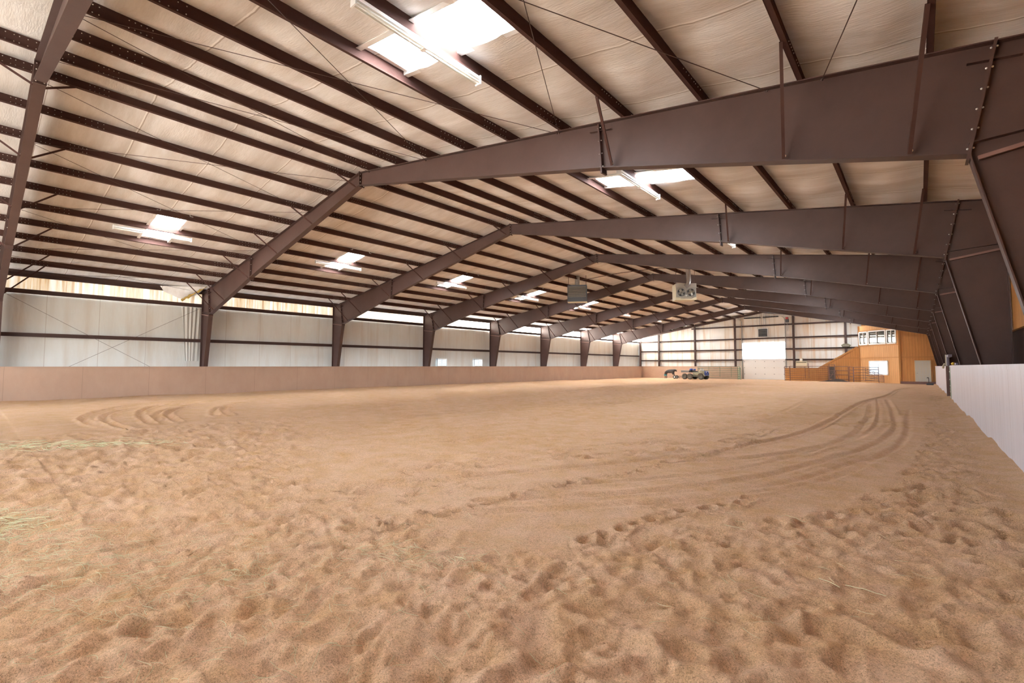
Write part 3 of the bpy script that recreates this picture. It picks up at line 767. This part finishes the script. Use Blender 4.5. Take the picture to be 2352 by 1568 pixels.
def room_window(s0,s1,z0,z1,glass,mull,bars=0):
    fr=MB(); f=.055
    fr.bar(dp(s0,z0,.03),dp(s1,z0,.03),.1,f*2); fr.bar(dp(s0,z1,.03),dp(s1,z1,.03),.1,f*2)
    for s in [s0,s1]+mull: fr.bar(dp(s,z0,.03),dp(s,z1,.03),.1,f*2 if s in (s0,s1) else f,up=tuple(dd))
    w=fr.build('window',M['white'],lo)
    g=MB(); g.bar(dp(s0,(z0+z1)/2,.005),dp(s1,(z0+z1)/2,.005),.012,z1-z0); g.build('pane',glass,w)
    for k in range(bars):
        z=z0+(z1-z0)*(k+1)/(bars+1); q=MB(); q.bar(dp(s0,z,.06),dp(s1,z,.06),.012,.012); q.build('muntin',M['white'],w)
    return w
room_window(3.42,4.36,3.60,4.82,M['glass'],[3.87],1); room_window(1.38,3.26,3.60,4.84,M['glass'],[2.3]); room_window(.28,1.20,3.60,4.82,M['glass'],[.74],1)
w=room_window(1.24,3.26,.70,1.96,M['winglow'],[2.22]); 
for k in range(7):
    z=.85+k*.16; q=MB(); q.bar(dp(2.26,z,.05),dp(3.2,z,.05),.01,.03); q.build('blind_slat',M['dgrey'],w)
for s0,s1,z0,z1 in ((4.36,3.26,3.5,3.5),(4.46,.18,4.95,4.95),(4.46,.18,3.46,3.46)):
    b=MB(); b.bar(dp(s0,z0,.03),dp(s1,z1,.03),.06,.09); b.build('trim',M['woodd'],lo)
b=MB(); b.box((18.7,57.75,-.35),(21.86,57.85,1.28)); b.box((18.7,57.73,1.22),(21.86,57.87,1.30)); struct(b.build('baseboard_back_wood',M['wood']))
# door in the side wall
t=tag(link('door',None,lo))
fr=MB()
for a,c in (((29.50,-.3),(29.57,2.0)),((30.51,-.3),(30.58,2.0)),((29.50,1.93),(30.58,2.0))): fr.box((a[0],54.13,a[1]),(c[0],54.22,c[1]))
fr.build('door_frame',M['cream'],t)
b=MB(); b.box((29.57,54.16,-.08),(30.51,54.2,1.93)); 
leaf=b.build('door_leaf',mat('door_white',(.70,.68,.60),.4),t)
for cx in (29.83,30.25):
    for z0,z1 in ((1.58,1.80),(.82,1.46),(.0,.68)):
        q=MB(); 
        for a,c in (((-.14,z0),(.14,z0+.025)),((-.14,z1-.025),(.14,z1)),((-.14,z0),(-.115,z1)),((.115,z0),(.14,z1))): q.box((cx+a[0],54.14,a[1]),(cx+c[0],54.162,c[1]))
        q.build('panel_molding',mat('door_mold',(.55,.53,.46),.4) if False else M['cream'],leaf)
q=MB(); q.ball((29.66,54.12,.88),.035,n=10); q.build('handle',M['galv'],leaf)
for x in (30.66,): 
    b=MB(); b.box((x-.03,54.14,-.3),(x+.03,54.2,2.1)); b.build('trim',M['woodd'],lo)
b=MB(); b.box((28.5,53.75,-.3),(30.85,53.9,.14)); tag(b.build('timber_sill',M['strut']),'low brown timber edging in front of the white door','timber')
t=thing('hydrant',(30.37,52.0,0),'dark standpipe tap standing in front of the white door','standpipe')
b=MB(); b.tube([(0,0,-.2),(0,0,.52)],.02,8); b.build('pipe',M['black'],t)
b=MB(); b.tube([(0,0,.5),(-.04,-.05,.55),(-.1,-.08,.5)],.028,8); b.build('spout',M['black'],t)
b=MB(); b.box((-.15,-.1,-.2),(.3,.1,.08)); b.build('base',M['dgrey'],t)

# ------------------------------------------------------------------ pipe panels
def pipe_panel(name, p, q, h, rails, m, label, cat, group, z0=-.1, uprights=(), r=.024, tilt=(0,0), brace=False):
    p=Vector((*p,0)); q=Vector((*q,0)); l=(q-p).length; a=math.atan2((q-p).y,(q-p).x)
    t=thing(name,(p.x,p.y,z0),label,cat,group,a)
    h0,h1=h; 
    for x in (0,l): 
        b=MB(); zz=tilt[0] if x==0 else tilt[1]; b.tube([(x,0,-.1 if tilt==(0,0) else max(0,zz)),(x,0,(h0 if x==0 else h1)+zz)],r*1.15,8); b.build('post',m,t)
    for k in range(rails):
        f=(k+.6)/(rails-.4) if rails>1 else 1
        b=MB(); b.tube([(0,0,h0*min(f,.99)+tilt[0]),(l,0,h1*min(f,.99)+tilt[1])],r,8); b.build('rail',m,t)
    for u in uprights:
        b=MB(); x=u*l; b.tube([(x,-.02,.16*h0+tilt[0]*(1-u)+tilt[1]*u),(x,-.02,(h0*(1-u)+h1*u)*.99+tilt[0]*(1-u)+tilt[1]*u)],r*.8,6); b.build('upright',m,t)
    if brace:
        b=MB(); b.tube([(.05,-.02,h0*.7),(l*.28,-.02,.1)],r*.8,6); b.build('brace',m,t)
    return t
PG='livestock pipe panels at the end wall'
pipe_panel('livestock_gate',(8.9,58.9),(13.75,58.9),(1.5,1.5),7,M['green'],'green tube livestock gate leaning along the back boards beside the white door','gate',None,-.05,(.27,.54,.81))
b=MB()
t=thing('gate_stack',(13.78,58.6,-.1),'short dark green gate end standing beside the white door post','gate')
for k in range(7):
    b=MB(); b.tube([(-.13,0,.15+k*.2),(.13,.05,.15+k*.2)],.028,8); b.build('rail',M['green'],t)
for x in (-.14,.14): 
    b=MB(); b.tube([(x,0,-.05),(x,0,1.42)],.03,8); b.build('post',M['green'],t)
b=MB(); b.box((13.42,59.5,-.3),(13.62,59.7,1.42)); tag(b.build('timber_post',M['cream'],None,.01),'pale timber post at the edge of the white roll-up door','post')
pipe_panel('livestock_fence',(18.80,57.0),(19.25,57.3),(1.55,1.5),7,M['brownpipe'],'narrow pipe panel standing edge-on beside the roll-up door','fence',PG,-.08)
pipe_panel('livestock_fence',(19.27,57.05),(22.72,57.05),(1.55,1.55),8,M['brownpipe'],'long brown pipe panel between the roll-up door and the chute gate','fence',PG,-.06,(.41,.51))
t=thing('chute_gate',(22.83,56.9,-.06),'dark solid chute gate standing among the brown pipe panels','gate')
for x in (0,.47): 
    b=MB(); b.box((x-.035,-.035,-.1),(x+.035,.035,1.72)); b.build('post',M['brownpipe'],t)
b=MB(); b.box((.03,-.015,.25),(.44,.015,1.5)); b.build('sheet',M['darkgate'],t)
for z in (.25,.68,1.1,1.5,1.68): 
    b=MB(); b.box((.0,-.03,z-.025),(.47,-.01,z+.025)); b.build('rail',M['brownpipe'],t)
b=MB(); b.bar((.03,-.03,.35),(.44,-.03,1.05),.02,.04); b.build('brace',M['brownpipe'],t)
pipe_panel('livestock_fence',(23.33,56.85),(24.42,56.85),(1.52,1.52),4,M['brownpipe'],'short four-rail pipe panel with a diagonal brace next to the chute gate','fence',PG,-.06,(),.026,(0,0),True)
pipe_panel('livestock_fence',(24.53,56.75),(24.86,56.45),(1.52,1.46),5,M['brownpipe'],'narrow pipe panel turned away at the end of the short one','fence',PG,-.06)
pipe_panel('livestock_fence',(24.9,56.4),(26.9,55.3),(1.46,1.46),6,M['brownpipe'],'pipe panel in front of the lookout room lower window','fence',PG,-.06,(.4,))
pipe_panel('livestock_fence',(25.9,55.2),(27.3,54.8),(1.25,.62),6,M['brownpipe'],'sagging pipe panel leaning low against the lookout room','fence',PG,-.03,(.5,),.02,(.08,.02))
b=MB(); b.prism([(21.6,-.12),(22.6,.02),(23.3,.22),(24.0,.12),(24.6,-.1)],'y',56.3,56.75); tag(b.build('timber_pile_ramp',M['darkgate']),'dark plank ramp lying on the sand before the chute gate','ramp')

# ------------------------------------------------------------------ fluorescent strips
def fluo():
    h=MB(); h.prism([(-.06,0),(.06,0),(.06,.05),(.035,.075),(-.035,.075),(-.06,.05)],'y',-1.22,1.22)
    c=[]; 
    for y in (-1.22,1.22):
        e=MB(); e.prism([(-.065,-.075),(.065,-.075),(.065,.08),(-.065,.08)],'y',y-.012,y+.012); c.append(e.mesh('end_cap',M['white']))
    e=MB(); e.box((-.06,-.03,-.07),(.06,.03,0)); c.append(e.mesh('lamp_socket',M['white']))
    tb=[]
    for x in (-.038,.038):
        for y0,y1 in ((-1.2,-.03),(.03,1.2)):
            e=MB(); e.tube([(x,y0,-.04),(x,y1,-.04)],.019,10); tb.append(e.mesh('tube',M['tubew']))
    return h.mesh('housing',M['white']),c,tb
M['tubew']=mat('lamp_tube',(.86,.86,.80),.25); FH,FC,FT=fluo()
for k in range(0,8):
    for s in (1,-1):
        x=XR+s*8.16; y=3.74+BAY*k+ (0 if k<7 else 0)
        t=thing('fluorescent_light',(x,y,rz(x)-.10),'white twin-tube strip light under the skylight, %s slope, %s'%('near' if s>0 else 'far',bayname(k)),'strip light','strip lights under the roof')
        link('housing',FH,t)
        for q in FC: link(q.name.split('.')[0],q,t)
        for q in FT: link('tube',q,t)

# ------------------------------------------------------------------ bracing rods
def rod(p,q,label,group,r=.0065):
    b=MB(); b.tube([p,q],r,6); b.ball(p,.022,n=6); b.ball(q,.022,n=6); o=b.build('brace_rod',M['rod']); tag(o,label,'brace rod',group)
cells=[(.6,3.5),(3.5,8.05),(8.1,12.2),(12.95,15.4)]
for s in (1,-1):
    for ci,(a,c) in enumerate(cells):
        for j in (0,1):
            p,q=(a,c) if j else (c,a)
            x0,x1=XR+s*p,XR+s*q
            rod((x0,.10,rz(x0)-.06),(x1,7.52,rz(x1)-.06),'thin roof brace rod, %s pair below ridge, %s slope, %s toward second frame'%(ORD[ci],'near' if s>0 else 'far','falling' if q>p else 'rising'),'roof brace rods in the first bay')
rod((.32,.10,4.66),(.32,7.5,.1),'thin wall brace rod falling toward the second frame','wall brace rods')
rod((.36,7.5,4.66),(.36,.10,.1),'thin wall brace rod rising toward the second frame','wall brace rods')

# ------------------------------------------------------------------ hanging heaters
def heater_front(loc, rot):
    t=thing('unit_heater',loc,'grey louvred unit heater hanging with its grille toward the arena','heater',None,rot)
    w,h,d=1.30,1.12,.62
    b=MB(); b.box((-w/2,0,-h/2),(w/2,d,h/2)); b.build('cabinet',M['dgrey'],t,.02)
    b=MB(); 
    for a,c in (((-w/2,h/2-.1),(w/2,h/2)),((-w/2,-h/2),(w/2,-h/2+.3)),((-w/2,-h/2),(-w/2+.06,h/2)),((w/2-.06,-h/2),(w/2,h/2))): b.box((a[0],-.03,a[1]),(c[0],.02,c[1]))
    b.build('face_frame',mat('heater_grey',(.10,.11,.125),.4,.3),t)
    b=MB(); b.box((-w/2+.06,-.005,-h/2+.3),(w/2-.06,.005,h/2-.1)); b.build('heat_exchanger',mat('exchanger',(.30,.25,.19),.5,.4),t)
    for k in range(8):
        z=-h/2+.36+k*.085; q=MB(); q.bar((-w/2+.06,-.03,z),(w/2-.06,-.03,z),.05,.01,up=(0,.5,1)); q.build('louver',M['dgrey'],t)
    q=MB()
    for k in range(16):
        x=-w/2+.1+k*(w-.2)/15; q.box((x-.006,-.045,-h/2+.3),(x+.006,-.035,-h/2+.55))
    q.build('vane_row',M['galv'],t)
    q=MB(); q.tube([(0,.35,h/2),(0,.35,h/2+.75)],.16,16); q.build('flue_pipe',M['galv'],t)
    q=MB(); q.box((-w/2,.0,-h/2-.03),(w/2,.6,-h/2)); q.build('bottom_pan',M['cream'],t)
    for x in (-w/2+.06,w/2-.06):
        q=MB(); q.tube([(x,.1,h/2),(x,.1,h/2+.75)],.014,6); q.build('hanger_rod',M['rod'],t)
heater_front((12.5,26.0,6.40),math.radians(30))
def heater_back(loc, rot):
    t=thing('unit_heater',loc,'pale unit heater showing two fans and a bent flue pipe','heater',None,rot)
    w,h,d=1.16,.94,.75
    b=MB(); b.box((-w/2,0,-h/2),(w/2,d,h/2)); b.build('cabinet',M['cream'],t,.02)
    b=MB(); b.box((-w/2+.02,-.02,-h/2+.15),(w/2-.02,.0,h/2-.22)); b.build('back_panel',mat('heater_back',(.48,.47,.42),.4,.3),t)
    b=MB(); b.box((-w/2,-.03,h/2-.22),(w/2,.0,h/2)); b.build('top_panel',mat('heater_top',(.58,.56,.50),.4,.4),t)
    for x in (-.27,.27):
        b=MB(); b.ring((x,-.02,-.05),(0,-1,0),[(.235,0),(.235,.05),(.215,.05),(.215,-.02)],24); fn=b.build('fan',M['galv'],t)
        q=MB(); q.ring((x,-.025,-.05),(0,-1,0),[(0,0),(.215,0)],24); q.build('fan_well',M['black'],fn)
        q=MB()
        for k in range(4):
            a=k*PI/2+.4; q.bar((x+.04*math.cos(a),-.05,-.05+.04*math.sin(a)),(x+.19*math.cos(a),-.05,-.05+.19*math.sin(a)),.13,.01,up=(0.3*math.sin(a),1,-.3*math.cos(a)))
        q.ball((x,-.06,-.05),.05,n=8); q.build('fan_blade',mat('fan_blade',(.36,.33,.27),.4,.6),fn)
        for r in (.09,.16,.23):
            pts=[(x+r*math.cos(2*PI*k/20),-.085,-.05+r*math.sin(2*PI*k/20)) for k in range(21)]
            q=MB(); q.tube(pts,.005,4); q.build('guard_ring',M['galv'],fn)
    b=MB(); b.tube([(-.05,-.08,h/2-.20),(.10,-.12,h/2-.08),(.16,-.05,h/2+.15),(.16,.02,h/2+.5),(.12,.05,h/2+1.15)],.13,14); b.build('flue_pipe',M['galv'],t)
    b=MB(); b.box((-w/2,-.05,-h/2-.02),(w/2,.0,-h/2+.14)); b.build('control_rail',M['cream'],t,.01)
    b=MB(); b.tube([(-.3,-.07,-h/2+.1),(.3,-.07,-h/2+.08),(.45,-.07,-h/2+.16)],.02,6); b.build('gas_valve',M['galv'],t)
    b=MB(); b.ball((0,-.06,-.22),.06,(1,.5,1),10); b.build('junction',M['white'],t)
    for x in (-w/2+.06,w/2-.06):
        q=MB(); q.tube([(x,.1,h/2),(x,.1,h/2+1.1)],.012,6); q.build('hanger_rod',M['rod'],t)
heater_back((19.85,26.0,5.75),math.radians(36))
b=MB(); b.tube([(12.6,26.5,7.35),(14.9,27.2,7.62),(17.6,27.6,7.68),(20.1,26.6,7.15)],.022,8); tag(b.build('gas_pipe',M['rod']),'thin dark gas pipe running under the purlins between the two heaters','pipe')

# torn liner at the eave
t=thing('torn_liner',(0,0,0),'torn flap of roof liner hanging with yellow wool at the second frame eave','torn insulation')
b=MB(); A=Vector((.30,5.6,5.62)); Bq=Vector((1.05,7.45,5.72)); T=Vector((.32,6.55,5.0)); T2=Vector((.62,7.2,5.30)); A2=Vector((.24,5.8,5.35))
cols=8; vs=[]
for i in range(cols+1):
    u=i/cols; top=A.lerp(Bq,u); bot=(A2.lerp(T,u/.45) if u<.45 else T.lerp(T2 if u<.8 else Bq,(u-.45)/.35 if u<.8 else 1)) if u<.8 else T2.lerp(Bq,(u-.8)/.2)
    for j in range(7):
        v=j/6; p=top.lerp(bot,v); p.x+=.10*math.sin(PI*v)*math.sin(PI*u)+.02*math.sin(9*u+5*v); vs.append(p)
b.add(vs,[(i*7+j,i*7+j+1,(i+1)*7+j+1,(i+1)*7+j) for i in range(cols) for j in range(6)],0,True); b.build('liner_sheet',M['insul'],t)
b=MB(); pts=[T+(Bq-T)*(k/12)+Vector((.05+.03*math.sin(k*2.3),0,-.03+.03*math.sin(k*3.7))) for k in range(13)]; b.tube(pts,[.07-.045*k/12+.02*math.sin(k*5) for k in range(13)],7); b.build('wool_edge',M['fiber'],t)
# gathered wall liner beside the second column
b=MB(); n=26; vs=[]
for i in range(n+1):
    u=i/n; y=6.62+.86*u
    for j in range(9):
        v=j/8; z=4.66-2.9*v
        yy=7.2+(y-7.2)*(1-.45*v) if u<.6 else y
        vs.append((.06+.045*math.sin(u*27+v*2.2)*(1-.55*v)+.05*(1-v)*math.sin(PI*u),yy,z))
b.add(vs,[(i*9+j,i*9+j+1,(i+1)*9+j+1,(i+1)*9+j) for i in range(n) for j in range(8)],0,True)
tag(b.build('liner_pleat',M['wall']),'gathered pleats of wall liner hanging beside the second frame column','liner')

# ------------------------------------------------------------------ utility vehicle
def atv():
    t=thing('utility_vehicle',(9.65,56.0,-.075),'camouflage six-wheeled utility vehicle with a rear cargo bed','vehicle',None,math.radians(-14))
    def wheel(x,y,r=.33,w=.26):
        b=MB(); b.ring((x,y-w/2,r),(0,1,0),[(r*.55,0.02),(r*.86,0),(r*.98,.04),(r,.08),(r,w-.08),(r*.98,w-.04),(r*.86,w),(r*.55,w-.02)],28)
        for k in range(18):
            a=2*PI*k/18; c=Vector((x+math.cos(a)*(r+.004),y,r+math.sin(a)*(r+.004)))
            b.bar(c+Vector((0,-w*.42,0)),c+Vector((0,w*.42,0)),.05,.025,up=(math.cos(a),0,math.sin(a)))
        wh=b.build('wheel',M['tyre'],t)
        q=MB(); q.ring((x,y-w/2,r),(0,1,0),[(0,.06),(r*.2,.05),(r*.35,.07),(r*.55,.03),(r*.57,.02)],20); q.ring((x,y-w/2,r),(0,1,0),[(0,w-.06),(r*.35,w-.07),(r*.57,w-.02)],20); q.build('rim',mat('rim',(.12,.11,.09),.4,.4),wh)
    for x in (-1.15,-.42,1.02):
        for y in (-.50,.50): wheel(x,y)
    # chassis
    b=MB(); b.box((-1.35,-.30,.30),(1.15,.30,.50)); b.build('chassis',M['black'],t,.03)
    # front body
    b=MB(); prof=[(-.25,.52),(.15,.50),(.55,.52),(.66,.72),(1.02,.80),(1.36,.70),(1.42,.82),(1.30,.94),(.95,1.0),(.62,1.02),(.42,.86),(-.2,.84)]
    b.prism(prof,'y',-.28,.28); b.build('body',M['camo'],t,.05)
    for y0,y1 in ((-.60,-.26),(.26,.60)):
        b=MB(); pts=[]
        for k in range(9):
            a=PI*(.06+.88*k/8); pts.append((1.02-math.cos(a)*.43,.36+math.sin(a)*.44))
        poly=pts+[(x,z-.05) for x,z in reversed(pts)]
        b.prism(poly,'y',y0,y1); b.build('fender',M['camo'],t,.01)
    b=MB(); b.prism([(-.72,.84),(-.1,.84),(.38,.88),(.34,.96),(.1,.98),(-.2,1.03),(-.7,1.10),(-.78,1.0)],'y',-.17,.17); b.build('seat',M['black'],t,.04)
    # cargo bed
    b=MB(); x0,x1=-1.62,-.52
    b.box((x0,-.55,.80),(x1,.55,.84)); b.box((x0,-.55,.84),(x1,-.52,1.05)); b.box((x0,.52,.84),(x1,.55,1.05)); b.box((x0,-.55,.84),(x0+.03,.55,1.05)); b.box((x1-.03,-.55,.84),(x1,.55,1.05))
    b.build('cargo_bed',mat('bed_grey',(.16,.165,.16),.5),t,.008)
    b=MB(); b.box((x0-.01,-.57,1.03),(x1+.01,-.53,1.07)); b.box((x0-.01,.53,1.03),(x1+.01,.57,1.07)); b.build('bed_rail',M['galv'],t)
    # handlebar and screen
    b=MB(); b.tube([(.55,-.38,1.22),(.6,-.2,1.24),(.66,-.05,1.16),(.66,.05,1.16),(.6,.2,1.24),(.55,.38,1.22)],.022,8); b.tube([(.66,0,1.16),(.78,0,.95)],.04,8); b.build('handlebar',M['black'],t)
    b=MB(); b.prism([(.62,1.06),(.78,1.30),(.96,1.12),(.98,1.0)],'y',-.2,.2); b.build('dash_pod',mat('pod',(.45,.46,.42),.35),t,.03)
    # racks and bumper
    b=MB()
    for y in (-.3,-.1,.1,.3): b.tube([(.86,y,1.03),(1.38,y,.99)],.014,6)
    for x in (.9,1.36): b.tube([(x,-.42,1.01),(x,.42,1.01)],.016,6)
    b.build('front_rack',M['black'],t)
    b=MB(); b.tube([(1.40,-.25,.45),(1.52,-.25,.62),(1.52,-.25,.85),(1.48,.25,.85),(1.52,.25,.62),(1.40,.25,.45)],.024,8); b.build('bumper',M['black'],t)
    b=MB(); b.prism([(1.34,.42),(1.50,.48),(1.53,.95),(1.36,.98)],'y',-.36,.36); b.build('front_cover',M['blue'],t,.04)
    for y in (-.24,.24): 
        b=MB(); b.ball((1.53,y,.84),.07,(.5,1,.8),10); b.build('headlight',M['white'],t)
    b=MB(); b.ball((-.45,-.2,1.16),.18,(1.3,.8,.7),12); b.ball((-.2,.1,1.14),.14,(1.2,1,.7),10); b.build('saddle_cover',M['blue'],t)
    b=MB(); b.tube([(-1.35,0,.35),(-1.85,0,.33)],.03,8); b.build('hitch',M['black'],t)
    b=MB(); b.box((-.2,-.52,.36),(.55,-.28,.42)); b.box((-.2,.28,.36),(.55,.52,.42)); b.build('footwell',M['camo'],t)
atv()

# steer dummy on wheels
t=thing('roping_dummy',(6.55,56.2,-.06),'black roping steer dummy with teal leg bands on a wheeled tow sled','roping dummy',None,math.radians(-6))
me=bpy.data.meshes.new('body'); pts=[(-.62,0,.92),(-.35,0,.92),(0,0,.90),(.28,0,.93),(.46,0,1.06),(.60,0,1.04),(.78,0,.88)]; rad=[.20,.25,.25,.22,.12,.11,.06]
v=list(pts); e=[(i,i+1) for i in range(6)]
def chain(start,ps,rs):
    i=start
    for p,r in zip(ps,rs): v.append(p); rad.append(r); e.append((i,len(v)-1)); i=len(v)-1
for s in (-1,1):
    chain(0,[(-.66,s*.17,.62),(-.74,s*.18,.42),(-.66,s*.19,.26),(-.70,s*.19,.02)],[.11,.06,.045,.045])
    chain(3,[(.30,s*.14,.62),(.42,s*.15,.45)],[.07,.045])
    chain(5,[(.58,s*.16,1.11)],[.03])
me.from_pydata(v,e,[]); me.materials.append(M['blackbody'] if 'blackbody' in M else mat('dummy_black',(.028,.026,.025),.5,var=(.06,.05,.045),scale=6))
o=link('body',me,t); sk=o.modifiers.new('skin','SKIN')
for i,r in enumerate(rad): me.skin_vertices[0].data[i].radius=(r,r)
me.skin_vertices[0].data[0].use_root=True
sb=o.modifiers.new('sub','SUBSURF'); sb.levels=1; sb.render_levels=2
for s in (-1,1):
    b=MB(); b.tube([(.57,s*.08,1.13),(.55,s*.24,1.19),(.64,s*.32,1.28)],[.03,.025,.01],8); b.build('horn',M['cream'],t)
    b=MB(); b.tube([(-.74,s*.18,.52),(-.70,s*.18,.36)],.09,10); b.build('leg_band',M['teal'],t)
    b=MB(); b.ring((.62,s*.28-.05,.22),(0,1,0),[(.09,.01),(.19,0),(.22,.03),(.22,.09),(.19,.12),(.09,.11)],22); w=b.build('wheel',M['tyre'],t)
    q=MB(); q.ring((.62,s*.28-.05,.22),(0,1,0),[(0,.02),(.10,.015)],16); q.ring((.62,s*.28-.05,.22),(0,1,0),[(0,.10),(.10,.105)],16); q.build('hub',M['white'],w)
b=MB(); b.tube([(.62,-.28,.22),(.62,.28,.22)],.02,8); b.build('axle',M['black'],t)
b=MB(); b.tube([(.42,0,.45),(.62,0,.24),(1.1,0,.36),(1.55,0,.30)],.022,8); b.tube([(.95,-.02,.36),(1.1,0,.05)],.016,6); b.tube([(1.2,.0,.36),(1.0,.1,.04)],.016,6); b.build('drawbar',M['black'],t)
# ------------------------------------------------------------------ camera, world, view
cam=bpy.data.cameras.new('camera'); co=bpy.data.objects.new('camera',cam); COL.objects.link(co); sc.camera=co
F=1082.4809; yaw,pit,rol=.7124,.0517,.0005
cam.sensor_width=36; cam.lens=F/2352*36; cam.clip_start=.05; cam.clip_end=300
yaw=math.radians(40.81839); pit=math.radians(2.96345); rol=math.radians(.02597)
fw=Vector((-math.sin(yaw)*math.cos(pit),math.cos(yaw)*math.cos(pit),math.sin(pit))); r0=Vector((math.cos(yaw),math.sin(yaw),0)); u0=r0.cross(fw)
r=r0*math.cos(rol)+u0*math.sin(rol); u=-r0*math.sin(rol)+u0*math.cos(rol)
mw=Matrix((r,u,-fw)).transposed().to_4x4(); mw.translation=Vector((29.8349,-.7954,1.5)); co.matrix_world=mw
w=bpy.data.worlds.new('world'); sc.world=w; w.use_nodes=True
w.node_tree.nodes['Background'].inputs[0].default_value=(.75,.87,1,1); w.node_tree.nodes['Background'].inputs[1].default_value=2.5
sc.view_settings.view_transform='Standard'; sc.view_settings.look='None'; sc.view_settings.exposure=1.15; sc.view_settings.gamma=1; sc.view_settings.use_curve_mapping=False
sc.cycles.max_bounces=6; sc.cycles.diffuse_bounces=5; sc.cycles.glossy_bounces=2; sc.cycles.transmission_bounces=1; sc.cycles.sample_clamp_indirect=8
sc.cycles.caustics_reflective=False; sc.cycles.caustics_refractive=False
sc.cycles.use_adaptive_sampling=True; sc.cycles.adaptive_threshold=.2
